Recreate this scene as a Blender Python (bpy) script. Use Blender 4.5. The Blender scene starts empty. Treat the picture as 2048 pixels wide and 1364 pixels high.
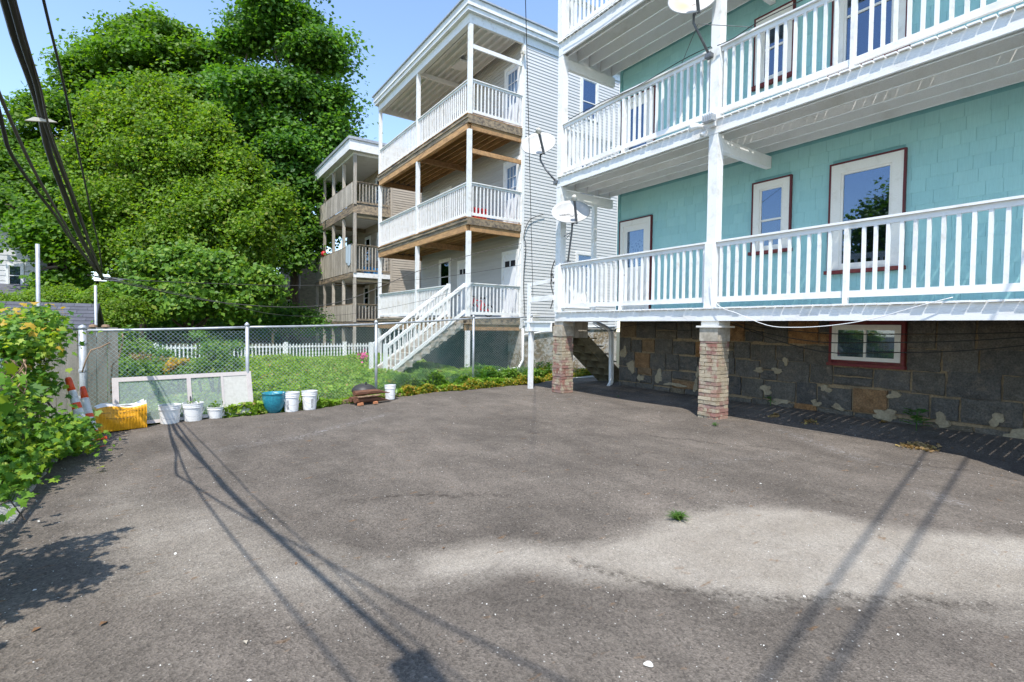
import bpy, math, random
import numpy as np
from mathutils import Vector, Matrix

random.seed(7)
rng = np.random.default_rng(7)
SC = bpy.context.scene
COL = SC.collection
PI = math.pi

# ------------------------------------------------------------------ camera, sky, sun, exposure
FPX, YAW, PITCH, ROLL = 1012.138, 0.5998486, -0.0285178, 0.0126059
CAMP = np.array([0.0, 0.0, 1.56])


def cam_axes():
    cy, sy = math.cos(YAW), math.sin(YAW)
    cp, sp = math.cos(PITCH), math.sin(PITCH)
    f = np.array([sy * cp, cy * cp, sp])
    r = np.array([cy, -sy, 0.0])
    u = np.cross(r, f)
    cr, sr = math.cos(ROLL), math.sin(ROLL)
    return cr * r + sr * u, -sr * r + cr * u, f


CR, CU, CF = cam_axes()
cam_d = bpy.data.cameras.new("camera")
cam_d.sensor_width = 36.0
cam_d.lens = FPX / 2048 * 36.0
cam_d.clip_start = 0.05
cam_d.clip_end = 1000
cam = bpy.data.objects.new("camera", cam_d)
COL.objects.link(cam)
m = Matrix.Identity(4)
for i in range(3):
    m[i][0], m[i][1], m[i][2], m[i][3] = CR[i], CU[i], -CF[i], CAMP[i]
cam.matrix_world = m
SC.camera = cam

SUNK = Vector((0.36, 0.42, -1.0))            # direction the light travels
world = bpy.data.worlds.new("World")
SC.world = world
world.use_nodes = True
wn = world.node_tree
wn.nodes.clear()
sky = wn.nodes.new("ShaderNodeTexSky")
sky.sky_type = 'NISHITA'
sky.sun_disc = False
sky.sun_elevation = math.atan2(1.0, math.hypot(0.36, 0.42))
sky.sun_rotation = math.atan2(-0.36, -0.42)
sky.air_density = 1.0
sky.dust_density = 0.3
sky.ozone_density = 1.7
bg = wn.nodes.new("ShaderNodeBackground")
bg.inputs[1].default_value = 0.15
wo = wn.nodes.new("ShaderNodeOutputWorld")
wn.links.new(sky.outputs[0], bg.inputs[0])
wn.links.new(bg.outputs[0], wo.inputs[0])
sun_d = bpy.data.lights.new("sun", 'SUN')
sun_d.energy = 2.8
sun_d.angle = math.radians(0.53)
sun_d.color = (1.0, 0.955, 0.89)
sun = bpy.data.objects.new("sun", sun_d)
COL.objects.link(sun)
sun.rotation_euler = SUNK.to_track_quat('-Z', 'Y').to_euler()
sun.location = (-5, -6, 14)
SC.view_settings.view_transform = 'Standard'
SC.view_settings.look = 'None'
SC.view_settings.exposure = 1.18
SC.view_settings.gamma = 1.0
SC.view_settings.use_curve_mapping = False
SC.render.engine = 'CYCLES'
SC.cycles.max_bounces = 8
SC.cycles.transparent_max_bounces = 16


# ------------------------------------------------------------------ helpers
def ray(x, y):
    return (x - 1024) / FPX * CR - (y - 682) / FPX * CU + CF


def atD(x, y, d):            # world point seen at pixel x,y of the 2048 px photograph, d metres ahead
    return CAMP + ray(x, y) * d


def atX(x, y, X):
    d = ray(x, y)
    return CAMP + d * X / d[0]


def atY(x, y, Y):
    d = ray(x, y)
    return CAMP + d * Y / d[1]


def atZ(x, y, z=0.0):
    d = ray(x, y)
    return CAMP + d * (z - CAMP[2]) / d[2]


def link(o, parent=None):
    COL.objects.link(o)
    if parent is not None:
        o.parent = parent
        o.matrix_parent_inverse = Matrix(parent['_w']).inverted() if '_w' in parent else Matrix.Identity(4)
    return o


WM = {}


def thing(name, label, cat, loc=(0, 0, 0), group=None):
    o = bpy.data.objects.new(name, None)
    COL.objects.link(o)
    o.location = loc
    o.empty_display_size = 0.2
    WM[o.name] = Matrix.Translation(Vector([float(c) for c in loc]))
    o['label'] = label
    o['category'] = cat
    if group:
        o['group'] = group
    return o


def add(o, parent=None):
    COL.objects.link(o)
    if parent is not None:
        o.parent = parent
        o.matrix_parent_inverse = WM[parent.name].inverted()
    WM[o.name] = o.matrix_basis.copy()
    return o


def tag(o, label=None, cat=None, group=None, kind=None):
    if label: o['label'] = label
    if cat: o['category'] = cat
    if group: o['group'] = group
    if kind: o['kind'] = kind
    return o


def inst(name, mesh, loc, parent, rot=None, scale=None):
    o = bpy.data.objects.new(name, mesh)
    o.location = [float(c) for c in loc]
    if rot is not None: o.rotation_euler = rot
    if scale is not None: o.scale = scale
    o.matrix_basis = Matrix.LocRotScale(Vector([float(c) for c in loc]), o.rotation_euler, o.scale)
    return add(o, parent)


class Fr:                      # a wall frame: u along the wall, n out of it, z up
    def __init__(s, o, u, n):
        s.o, s.u, s.n = np.array(o, float), np.array(u, float), np.array(n, float)

    def p(s, u, n, z):
        q = s.o + s.u * u + s.n * n
        return (q[0], q[1], q[2] + z)


class MB:
    def __init__(s):
        s.v, s.f = [], []

    def hexa(s, p):            # p: 4 bottom, 4 top (same winding)
        b = len(s.v)
        s.v += [tuple(q) for q in p]
        A, B, C, D = [np.array(p[i], float) for i in (0, 1, 3, 4)]
        flip = np.dot(np.cross(B - A, C - A), D - A) < 0
        fs = [(0, 3, 2, 1), (4, 5, 6, 7), (0, 1, 5, 4), (1, 2, 6, 5), (2, 3, 7, 6), (3, 0, 4, 7)]
        for f in fs:
            f = f[::-1] if flip else f
            s.f.append(tuple(b + i for i in f))
        return s

    def box(s, x0, x1, y0, y1, z0, z1):
        return s.hexa([(x0, y0, z0), (x1, y0, z0), (x1, y1, z0), (x0, y1, z0),
                       (x0, y0, z1), (x1, y0, z1), (x1, y1, z1), (x0, y1, z1)])

    def fbox(s, F, u0, u1, n0, n1, z0, z1):
        return s.hexa([F.p(u0, n0, z0), F.p(u1, n0, z0), F.p(u1, n1, z0), F.p(u0, n1, z0),
                       F.p(u0, n0, z1), F.p(u1, n0, z1), F.p(u1, n1, z1), F.p(u0, n1, z1)])

    def beam(s, a, b, w, h, up=(0, 0, 1)):     # rectangular bar between two points
        a, b = Vector(a), Vector(b)
        d = (b - a).normalized()
        side = d.cross(Vector(up))
        if side.length < 1e-5: side = Vector((1, 0, 0))
        side.normalize()
        u2 = side.cross(d).normalized()
        c = []
        for q in (a, b):
            for (i, j) in ((-1, -1), (1, -1), (1, 1), (-1, 1)):
                c.append(tuple(q + side * (w / 2 * i) + u2 * (h / 2 * j)))
        return s.hexa(c)

    def tube(s, pts, r, seg=6, cap=True):
        pts = [Vector([float(c) for c in p]) for p in pts]
        n = len(pts)
        rs = r if isinstance(r, (list, tuple)) else [r] * n
        b = len(s.v)
        ref = Vector((0, 0, 1))
        t0 = (pts[1] - pts[0]).normalized()
        if abs(t0.dot(ref)) > .95: ref = Vector((1, 0, 0))
        x = t0.cross(ref).normalized()
        for i, p in enumerate(pts):
            t = (pts[min(i + 1, n - 1)] - pts[max(i - 1, 0)]).normalized()
            x = (x - t * x.dot(t)).normalized()
            y = t.cross(x)
            for k in range(seg):
                a = 2 * PI * k / seg
                s.v.append(tuple(p + (x * math.cos(a) + y * math.sin(a)) * rs[i]))
        for i in range(n - 1):
            for k in range(seg):
                k2 = (k + 1) % seg
                s.f.append((b + i * seg + k, b + i * seg + k2, b + (i + 1) * seg + k2, b + (i + 1) * seg + k))
        if cap:
            s.f.append(tuple(b + k for k in range(seg))[::-1])
            s.f.append(tuple(b + (n - 1) * seg + k for k in range(seg)))
        return s

    def lathe(s, c, prof, seg=24):             # prof: (radius, z)
        b = len(s.v)
        for (r, z) in prof:
            for k in range(seg):
                a = 2 * PI * k / seg
                s.v.append((c[0] + r * math.cos(a), c[1] + r * math.sin(a), c[2] + z))
        for i in range(len(prof) - 1):
            for k in range(seg):
                k2 = (k + 1) % seg
                s.f.append((b + i * seg + k, b + i * seg + k2, b + (i + 1) * seg + k2, b + (i + 1) * seg + k))
        s.f.append(tuple(b + k for k in range(seg))[::-1])
        s.f.append(tuple(b + (len(prof) - 1) * seg + k for k in range(seg)))
        return s

    def poly(s, pts):
        b = len(s.v)
        s.v += [tuple(p) for p in pts]
        s.f.append(tuple(range(b, b + len(pts))))
        return s

    def mesh(s, name, mat, smooth=False):
        me = bpy.data.meshes.new(name)
        me.from_pydata([tuple(float(c) for c in v) for v in s.v], [], s.f)
        if mat: me.materials.append(mat)
        if smooth: me.polygons.foreach_set('use_smooth', [True] * len(me.polygons))
        return me

    def build(s, name, mat, parent=None, smooth=False, **k):
        o = bpy.data.objects.new(name, s.mesh(name, mat, smooth))
        add(o, parent)
        tag(o, **k)
        return o


def np_mesh(name, verts, loops, sizes, mat, smooth=False):
    me = bpy.data.meshes.new(name)
    n = len(verts)
    me.vertices.add(n)
    me.vertices.foreach_set('co', np.ascontiguousarray(verts, np.float32).ravel())
    me.loops.add(len(loops))
    me.loops.foreach_set('vertex_index', np.ascontiguousarray(loops, np.int32))
    starts = np.concatenate([[0], np.cumsum(sizes)[:-1]]).astype(np.int32)
    me.polygons.add(len(sizes))
    me.polygons.foreach_set('loop_start', starts)
    me.polygons.foreach_set('loop_total', np.ascontiguousarray(sizes, np.int32))
    if smooth: me.polygons.foreach_set('use_smooth', np.ones(len(sizes), bool))
    me.update(calc_edges=True)
    me.validate()
    if mat: me.materials.append(mat)
    return me


# ------------------------------------------------------------------ materials
def nt(name):
    mt = bpy.data.materials.new(name)
    mt.use_nodes = True
    t = mt.node_tree
    t.nodes.clear()
    out = t.nodes.new("ShaderNodeOutputMaterial")
    return mt, t, out


def N(t, ty, **k):
    n = t.nodes.new("ShaderNode" + ty)
    for a, b in k.items(): setattr(n, a, b)
    return n


def mixc(t, fac, a, b, mode='MIX'):
    n = N(t, 'MixRGB', blend_type=mode)
    for i, v in ((0, fac), (1, a), (2, b)):
        if isinstance(v, bpy.types.NodeSocket): t.links.new(v, n.inputs[i])
        elif i == 0: n.inputs[0].default_value = v
        else: n.inputs[i].default_value = (*v, 1)
    return n.outputs[0]


def ramp(t, fac, stops):
    n = N(t, 'ValToRGB')
    e = n.color_ramp.elements
    while len(e) < len(stops): e.new(0.5)
    for i, (p, c) in enumerate(stops):
        e[i].position = p
        e[i].color = (*c, 1) if len(c) == 3 else c
    t.links.new(fac, n.inputs[0])
    return n.outputs[0]


def g(v): return (v, v, v)


def coords(t, stretch=(1, 1, 1), kind='pos'):
    if kind == 'pos':
        src = N(t, 'NewGeometry').outputs['Position']
    else:
        src = N(t, 'TexCoord').outputs['Object']
    mp = N(t, 'Mapping')
    mp.inputs['Scale'].default_value = stretch
    t.links.new(src, mp.inputs[0])
    return mp.outputs[0]


def noise(t, vec, scale, detail=3, rough=.55):
    n = N(t, 'TexNoise')
    n.inputs['Scale'].default_value = scale
    n.inputs['Detail'].default_value = detail
    n.inputs['Roughness'].default_value = rough
    t.links.new(vec, n.inputs['Vector'])
    return n.outputs[0]


def bump(t, h, strength, dist=0.01):
    n = N(t, 'Bump')
    n.inputs['Strength'].default_value = strength
    n.inputs['Distance'].default_value = dist
    t.links.new(h, n.inputs['Height'])
    return n.outputs[0]


def mat(name, base, dirt=None, scale=4.0, lo=.45, hi=.75, rough=.6, stretch=(1, 1, 1), objrand=0.0,
        bscale=60.0, bstr=0.15, bstretch=None, metal=0.0, kind='pos', fine=0.06, spec=0.4, coat=0.0):
    mt, t, out = nt(name)
    p = N(t, 'BsdfPrincipled')
    v = coords(t, stretch, kind)
    c = mixc(t, 0.0, base, base)
    if dirt is not None:
        nz = noise(t, v, scale, 5, .62)
        fac = ramp(t, nz, [(lo, g(0)), (hi, g(1))])
        c = mixc(t, fac, base, dirt)
    v2 = coords(t, bstretch or stretch, kind)
    fn = noise(t, v2, bscale, 3)
    c = mixc(t, 1.0, c, ramp(t, fn, [(0.25, g(1 - fine * 2)), (0.75, g(1 + fine))]), 'MULTIPLY')
    if objrand > 0:
        oi = N(t, 'ObjectInfo')
        mr = N(t, 'MapRange')
        mr.inputs['To Min'].default_value = 1 - objrand
        mr.inputs['To Max'].default_value = 1 + objrand
        t.links.new(oi.outputs['Random'], mr.inputs['Value'])
        h = N(t, 'HueSaturation')
        t.links.new(mr.outputs[0], h.inputs['Value'])
        t.links.new(c, h.inputs['Color'])
        c = h.outputs[0]
    t.links.new(c, p.inputs['Base Color'])
    p.inputs['Roughness'].default_value = rough
    p.inputs['Metallic'].default_value = metal
    p.inputs['Specular IOR Level'].default_value = spec
    p.inputs['Coat Weight'].default_value = coat
    if bstr > 0:
        t.links.new(bump(t, fn, bstr), p.inputs['Normal'])
    t.links.new(p.outputs[0], out.inputs[0])
    return mt


def leafmat(name, stops, trans=0.35, tint=(1.5, 1.5, .5), clump=0.0, cscale=.7):
    mt, t, out = nt(name)
    ge = N(t, 'NewGeometry')
    c = ramp(t, ge.outputs['Random Per Island'], stops)
    if clump > 0:
        nz = noise(t, coords(t), cscale, 2)
        c = mixc(t, 1.0, c, ramp(t, nz, [(.3, g(1 - clump)), (.7, g(1 + clump))]), 'MULTIPLY')
    p = N(t, 'BsdfPrincipled')
    p.inputs['Roughness'].default_value = .5
    p.inputs['Specular IOR Level'].default_value = .35
    t.links.new(c, p.inputs['Base Color'])
    tr = N(t, 'BsdfTranslucent')
    t.links.new(mixc(t, 1.0, c, tint, 'MULTIPLY'), tr.inputs[0])
    mx = N(t, 'MixShader')
    mx.inputs[0].default_value = trans
    t.links.new(p.outputs[0], mx.inputs[1])
    t.links.new(tr.outputs[0], mx.inputs[2])
    t.links.new(mx.outputs[0], out.inputs[0])
    return mt


M = {}
M['white'] = mat('white_paint', (.80, .80, .79), (.58, .56, .50), 5, .52, .78, .5, (1, 1, 1), .03, 40, .25, (4, 4, .6), fine=.035)
M['white_h'] = mat('white_paint_horizontal', (.80, .80, .79), (.58, .55, .49), 6, .52, .78, .5, (1, .3, 1), .03, 45, .25, (4, .5, 4), fine=.035)
M['ceiling'] = mat('white_ceiling_paint', (.84, .83, .81), (.72, .70, .66), 2, .5, .8, .6, fine=.03)
M['cream'] = mat('cream_casing', (.78, .75, .69), (.66, .62, .55), 6, .55, .8, .5, fine=.03)
M['red'] = mat('dark_red_trim', (.12, .014, .018), (.07, .02, .015), 8, .5, .75, .5)
M['sill_red'] = mat('worn_red_sill', (.16, .022, .024), (.20, .06, .03), 9, .5, .7, .6)
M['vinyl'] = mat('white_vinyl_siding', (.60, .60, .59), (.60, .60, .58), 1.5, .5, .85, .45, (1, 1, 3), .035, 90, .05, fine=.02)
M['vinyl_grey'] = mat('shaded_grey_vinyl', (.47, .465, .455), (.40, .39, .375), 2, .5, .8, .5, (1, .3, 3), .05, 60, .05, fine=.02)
M['fenceplank'] = mat('grey_fence_plank', (.27, .25, .21), (.16, .15, .12), 4, .4, .7, .85, (2, 2, .4), .2, 50, .5, (6, 6, .6), fine=.2)
M['tan'] = mat('tan_siding', (.44, .38, .31), (.35, .30, .24), 2, .5, .8, .6, objrand=.05)
M['oldwood'] = mat('weathered_grey_wood', (.54, .485, .41), (.33, .29, .235), 4, .4, .7, .85, (2, 2, .4), .2, 50, .5, (6, 6, .6), fine=.2)
M['oldwood_h'] = mat('weathered_wood_fascia', (.40, .31, .205), (.12, .10, .085), 3, .4, .65, .85, (3, .5, 4), .18, 50, .5, (6, .6, 8), fine=.22)
M['brownwood'] = mat('bare_brown_wood', (.50, .29, .13), (.28, .16, .08), 3, .4, .7, .75, (3, .7, 3), .25, 50, .3, (6, .8, 6), fine=.18)
M['green_wood'] = mat('dark_old_wood', (.20, .165, .10), (.09, .08, .05), 3, .4, .7, .85, (1, 1, 3), .1)
M['stair_conc'] = mat('worn_stair_paint', (.50, .47, .42), (.30, .24, .16), 5, .42, .66, .85, objrand=.1, bstr=.4, fine=.15)
M['concrete'] = mat('old_concrete', (.40, .385, .35), (.26, .24, .21), 3, .4, .7, .9, bstr=.5, fine=.15)
M['mortar'] = mat('tan_mortar', (.36, .26, .15), (.22, .17, .11), 5, .4, .7, .95, bscale=35, bstr=.7, fine=.2)
M['patch'] = mat('pale_mortar_patch', (.40, .33, .22), (.26, .205, .13), 8, .4, .7, .95, bscale=35, bstr=.6, fine=.15)
M['steel'] = mat('galvanised_steel', (.47, .49, .51), (.34, .36, .38), 8, .45, .7, .45, metal=.35, bstr=.05)
M['dishmetal'] = mat('grey_arm_metal', (.16, .17, .18), (.11, .11, .12), 12, .4, .7, .5, metal=.3, bstr=.05)
M['darkmetal'] = mat('dark_metal', (.03, .03, .032), rough=.5, bstr=.05)
M['cable'] = mat('black_cable', (.022, .021, .02), rough=.55, bstr=0)
M['wire'] = mat('grey_service_wire', (.075, .068, .062), rough=.6, bstr=0)
M['cable_w'] = mat('white_cable', (.75, .75, .74), rough=.5, bstr=0)
M['mesh'] = mat('chain_link_wire', (.33, .40, .39), (.16, .28, .27), 2.2, .4, .6, .5, metal=.2, bstr=0)
M['pipe'] = mat('white_pvc', (.76, .76, .75), (.6, .59, .55), 5, .5, .8, .35, bstr=.02)
M['bucket'] = mat('white_plastic', (.80, .80, .79), (.62, .60, .55), 9, .6, .85, .35, bstr=.03, fine=.02)
M['bluepot'] = mat('glazed_blue_pot', (.02, .19, .27), (.03, .30, .38), 30, .4, .7, .18, bscale=120, bstr=.35, coat=.4)
M['orange'] = mat('orange_cone_plastic', (.85, .09, .02), (.6, .07, .03), 14, .5, .8, .45, bstr=.05)
M['band'] = mat('white_cone_band', (.70, .69, .66), (.35, .30, .25), 18, .5, .8, .4, bstr=.05)
M['yellow'] = mat('yellow_plastic_wrap', (.80, .38, .015), (.62, .26, .01), 12, .5, .8, .35, bscale=30, bstr=.5)
M['timber'] = mat('brown_timber', (.17, .075, .04), (.085, .04, .025), 5, .4, .7, .8, (1, 4, 4), .25, 40, .5, (1, 8, 8), fine=.2)
M['timber_l'] = mat('split_timber', (.36, .24, .15), (.22, .14, .085), 6, .4, .7, .85, (1, 4, 4), .15, 40, .5, fine=.2)
M['blackpl'] = mat('dusty_black_plastic', (.035, .033, .032), (.09, .085, .08), 6, .5, .8, .5)
M['soil'] = mat('potting_soil', (.06, .04, .028), (.03, .02, .015), 20, .4, .7, .95, bstr=.8)
M['bark'] = mat('tree_bark', (.13, .095, .07), (.07, .05, .04), 6, .4, .7, .9, (3, 3, .5), bscale=14, bstr=.8, fine=.25)
M['roofshingle'] = mat('grey_roof_shingle', (.10, .105, .125), (.075, .075, .09), 3, .4, .7, .9, objrand=.16, bscale=90, bstr=.5, fine=.15)
M['ground'] = mat('brown_earth', (.105, .085, .055), (.06, .075, .03), 1.2, .4, .6, .95, bscale=20, bstr=.6, fine=.2)
M['lightbox'] = mat('beige_box', (.58, .56, .50), rough=.5, bstr=0)
M['redpl'] = mat('red_plastic', (.55, .03, .04), rough=.4, bstr=0)
M['bluepl'] = mat('blue_plastic', (.03, .20, .45), rough=.4, bstr=0)
M['towel'] = mat('pale_blue_towel', (.50, .60, .68), rough=.9, bscale=50, bstr=.3)
M['pink'] = mat('pink_petals', (.75, .12, .33), rough=.6, bstr=0)
M['terracotta'] = mat('terracotta', (.52, .22, .10), (.4, .16, .08), 9, .4, .7, .8)
M['stonelight'] = mat('light_rock', (.46, .41, .33), (.30, .26, .20), 5, .4, .7, .9, bscale=14, bstr=.8, fine=.15)
M['black'] = mat('unlit_room_black', (.012, .013, .016), rough=.9, bstr=0)
M['curtain'] = mat('pale_curtain', (.42, .43, .44), (.25, .26, .28), 12, .4, .6, .9, (8, 8, .5), bstr=0)
M['blind'] = mat('blue_grey_blind', (.16, .24, .36), rough=.8, bstr=0)
M['door'] = mat('white_door_paint', (.74, .75, .77), (.65, .65, .65), 6, .5, .8, .4, bstr=.03, fine=.02)
M['deadleaf'] = mat('dead_leaf', (.22, .12, .055), (.14, .075, .04), 30, .4, .7, .8)
M['chip'] = mat('pale_chip', (.62, .60, .55), rough=.8, objrand=.2)
M['rubber'] = mat('rubber', (.03, .03, .03), rough=.7)
M['print'] = mat('dark_print', (.07, .07, .08), rough=.6, bstr=0)


def m_shingle():
    mt, t, out = nt('teal_shingle_paint')
    p = N(t, 'BsdfPrincipled')
    oi = N(t, 'ObjectInfo')
    ge = N(t, 'NewGeometry')
    rnd = N(t, 'Math', operation='ADD')
    t.links.new(oi.outputs['Random'], rnd.inputs[0])
    t.links.new(ge.outputs['Random Per Island'], rnd.inputs[1])
    fr = N(t, 'Math', operation='FRACT')
    t.links.new(rnd.outputs[0], fr.inputs[0])
    c = ramp(t, fr.outputs[0], [(0, (.28, .525, .525)), (.5, (.30, .55, .545)), (1, (.315, .57, .56))])
    v = coords(t, (1, 1, 1))
    c = mixc(t, ramp(t, noise(t, v, 1.3, 5, .65), [(.50, g(0)), (.80, g(.55))]), c, (.36, .59, .565))
    c = mixc(t, ramp(t, noise(t, coords(t, (1, 3, 1)), 11, 5, .7), [(.70, g(0)), (.76, g(.7))]), c, (.40, .50, .47))
    vv = coords(t, (8, 26, 1.2))
    fn = noise(t, vv, 5, 3)
    c = mixc(t, 1, c, ramp(t, fn, [(.3, g(.93)), (.7, g(1.04))]), 'MULTIPLY')
    t.links.new(c, p.inputs['Base Color'])
    p.inputs['Roughness'].default_value = .55
    t.links.new(bump(t, fn, .35, .008), p.inputs['Normal'])
    t.links.new(p.outputs[0], out.inputs[0])
    return mt


def m_stone():
    mt, t, out = nt('rough_granite_block')
    p = N(t, 'BsdfPrincipled')
    oi = N(t, 'ObjectInfo')
    c = ramp(t, oi.outputs['Random'], [(0, (.130, .118, .100)), (.28, (.080, .075, .068)), (.5, (.135, .118, .092)),
                                        (.72, (.10, .092, .080)), (.86, (.155, .122, .078)), (.95, (.24, .13, .055)), (1, (.30, .145, .05))])
    v = coords(t)
    c = mixc(t, ramp(t, noise(t, v, 3.5, 5, .7), [(.52, g(0)), (.78, g(.45))]), c, (.24, .165, .095))
    c = mixc(t, 1, c, ramp(t, noise(t, v, 7, 6, .75), [(.35, g(.75)), (.65, g(1.18))]), 'MULTIPLY')
    c = mixc(t, 1, c, ramp(t, noise(t, v, 45, 4, .7), [(.3, g(.5)), (.7, g(1.5))]), 'MULTIPLY')
    t.links.new(c, p.inputs['Base Color'])
    p.inputs['Roughness'].default_value = .9
    t.links.new(bump(t, noise(t, v, 16, 6, .65), .9, .03), p.inputs['Normal'])
    t.links.new(p.outputs[0], out.inputs[0])
    return mt


def m_rubble():
    mt, t, out = nt('cemented_rubble')
    p = N(t, 'BsdfPrincipled')
    v = coords(t)
    n1 = noise(t, v, 2.6, 6, .7)
    c = mixc(t, ramp(t, n1, [(.47, g(0)), (.53, g(1))]), (.47, .44, .39), (.26, .20, .12))
    c = mixc(t, ramp(t, noise(t, v, 9, 5, .7), [(.5, g(0)), (.6, g(.7))]), c, (.56, .53, .48))
    t.links.new(c, p.inputs['Base Color'])
    p.inputs['Roughness'].default_value = .95
    t.links.new(bump(t, noise(t, v, 7, 6, .7), 1.0, .08), p.inputs['Normal'])
    t.links.new(p.outputs[0], out.inputs[0])
    return mt


def m_brick():
    mt, t, out = nt('flaking_painted_brick')
    p = N(t, 'BsdfPrincipled')
    oi = N(t, 'ObjectInfo')
    v = coords(t)
    brick = ramp(t, oi.outputs['Random'], [(0, (.24, .10, .07)), (.4, (.30, .14, .11)), (.7, (.28, .18, .15)), (1, (.36, .22, .16))])
    paint = ramp(t, noise(t, v, 7, 3), [(.3, (.36, .29, .19)), (.7, (.46, .40, .30))])
    n1 = noise(t, coords(t, (1, 1, .55)), 4.6, 6, .68)
    r = N(t, 'Math', operation='MULTIPLY_ADD')
    t.links.new(oi.outputs['Random'], r.inputs[0])
    r.inputs[1].default_value = .22
    t.links.new(n1, r.inputs[2])
    c = mixc(t, ramp(t, r.outputs[0], [(.55, g(0)), (.66, g(1))]), paint, brick)
    c = mixc(t, ramp(t, noise(t, v, 13, 4, .7), [(.62, g(0)), (.72, g(.8))]), c, (.50, .36, .31))
    c = mixc(t, 1, c, ramp(t, noise(t, v, 60, 3), [(.3, g(.82)), (.7, g(1.1))]), 'MULTIPLY')
    t.links.new(c, p.inputs['Base Color'])
    p.inputs['Roughness'].default_value = .9
    t.links.new(bump(t, noise(t, v, 30, 5, .7), .7, .012), p.inputs['Normal'])
    t.links.new(p.outputs[0], out.inputs[0])
    return mt


def m_asphalt():
    mt, t, out = nt('worn_asphalt')
    p = N(t, 'BsdfPrincipled')
    v = coords(t)
    a = N(t, 'Attribute', attribute_name='dust')
    big = noise(t, v, .55, 4, .6)
    base = ramp(t, big, [(.35, (.114, .097, .080)), (.65, (.164, .140, .116))])
    mid = noise(t, coords(t, (1, .45, 1)), 2.4, 5, .65)
    base = mixc(t, 1, base, ramp(t, mid, [(.3, g(.76)), (.7, g(1.22))]), 'MULTIPLY')
    # dust settled in the low strip, its edge broken up by noise
    ad = N(t, 'Math', operation='ADD')
    nz = noise(t, coords(t, (.8, 1.6, 1)), 2.2, 9, .78)
    sb = N(t, 'Math', operation='MULTIPLY_ADD')
    t.links.new(nz, sb.inputs[0])
    sb.inputs[1].default_value = 1.1
    sb.inputs[2].default_value = -.58
    t.links.new(a.outputs['Fac'], ad.inputs[0])
    t.links.new(sb.outputs[0], ad.inputs[1])
    df = ramp(t, ad.outputs[0], [(.0, g(0)), (.9, g(1))])
    dcol = ramp(t, noise(t, v, 1.7, 4, .6), [(.35, (.29, .255, .208)), (.7, (.365, .328, .275))])
    c = mixc(t, df, base, dcol)
    # rust and pale stains
    rn = noise(t, coords(t, (1, 2.2, 1)), 5.5, 3, .5)
    c = mixc(t, ramp(t, rn, [(.66, g(0)), (.74, g(.6))]), c, (.19, .105, .045))
    sa = N(t, 'Attribute', attribute_name='streak')
    sn = N(t, 'Math', operation='MULTIPLY')
    t.links.new(sa.outputs['Fac'], sn.inputs[0])
    t.links.new(ramp(t, noise(t, v, 17, 7, .8), [(.50, g(0)), (.66, g(.85))]), sn.inputs[1])
    c = mixc(t, sn.outputs[0], c, (.36, .355, .35))
    # aggregate
    vo = N(t, 'TexVoronoi')
    vo.inputs['Scale'].default_value = 75
    t.links.new(v, vo.inputs['Vector'])
    agg = ramp(t, vo.outputs['Color'], [(.0, g(.5)), (.5, g(.95)), (.92, g(1.2)), (1, g(2.2))])
    agf = N(t, 'MapRange')
    agf.inputs['To Min'].default_value = .95
    agf.inputs['To Max'].default_value = .45
    t.links.new(df, agf.inputs['Value'])
    c = mixc(t, agf.outputs[0], c, agg, 'MULTIPLY')
    fine = noise(t, v, 130, 3, .7)
    c = mixc(t, 1, c, ramp(t, fine, [(.3, g(.7)), (.7, g(1.26))]), 'MULTIPLY')
    v3 = N(t, 'TexVoronoi')
    v3.inputs['Scale'].default_value = 16
    t.links.new(v, v3.inputs['Vector'])
    sp = N(t, 'Math', operation='LESS_THAN')
    t.links.new(v3.outputs['Distance'], sp.inputs[0])
    sp.inputs[1].default_value = .075
    c = mixc(t, sp.outputs[0], c, (.40, .38, .34))
    cr = N(t, 'TexVoronoi', feature='DISTANCE_TO_EDGE')
    cr.inputs['Scale'].default_value = .42
    wv = N(t, 'VectorMath', operation='ADD')
    nn = N(t, 'TexNoise')
    nn.inputs['Scale'].default_value = 2.2
    nn.inputs['Detail'].default_value = 6
    t.links.new(v, nn.inputs['Vector'])
    sc2 = N(t, 'VectorMath', operation='SCALE')
    sc2.inputs['Scale'].default_value = .9
    t.links.new(nn.outputs['Color'], sc2.inputs[0])
    t.links.new(v, wv.inputs[0])
    t.links.new(sc2.outputs[0], wv.inputs[1])
    t.links.new(wv.outputs[0], cr.inputs['Vector'])
    cm = ramp(t, cr.outputs['Distance'], [(.0, g(.45)), (.004, g(1))])
    c = mixc(t, ramp(t, noise(t, v, .8, 2), [(.5, g(0)), (.56, g(.8))]), c, mixc(t, 1, c, cm, 'MULTIPLY'))
    ca = N(t, 'Attribute', attribute_name='crack')
    cm2 = N(t, 'Math', operation='MULTIPLY')
    t.links.new(ca.outputs['Fac'], cm2.inputs[0])
    t.links.new(ramp(t, noise(t, v, 22, 6, .8), [(.44, g(0)), (.54, g(1))]), cm2.inputs[1])
    c = mixc(t, cm2.outputs[0], c, (.035, .028, .022))
    t.links.new(c, p.inputs['Base Color'])
    p.inputs['Roughness'].default_value = .92
    p.inputs['Specular IOR Level'].default_value = .25
    hm = N(t, 'Math', operation='ADD')
    t.links.new(fine, hm.inputs[0])
    t.links.new(vo.outputs['Distance'], hm.inputs[1])
    t.links.new(bump(t, hm.outputs[0], .8, .008), p.inputs['Normal'])
    t.links.new(p.outputs[0], out.inputs[0])
    return mt


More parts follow.
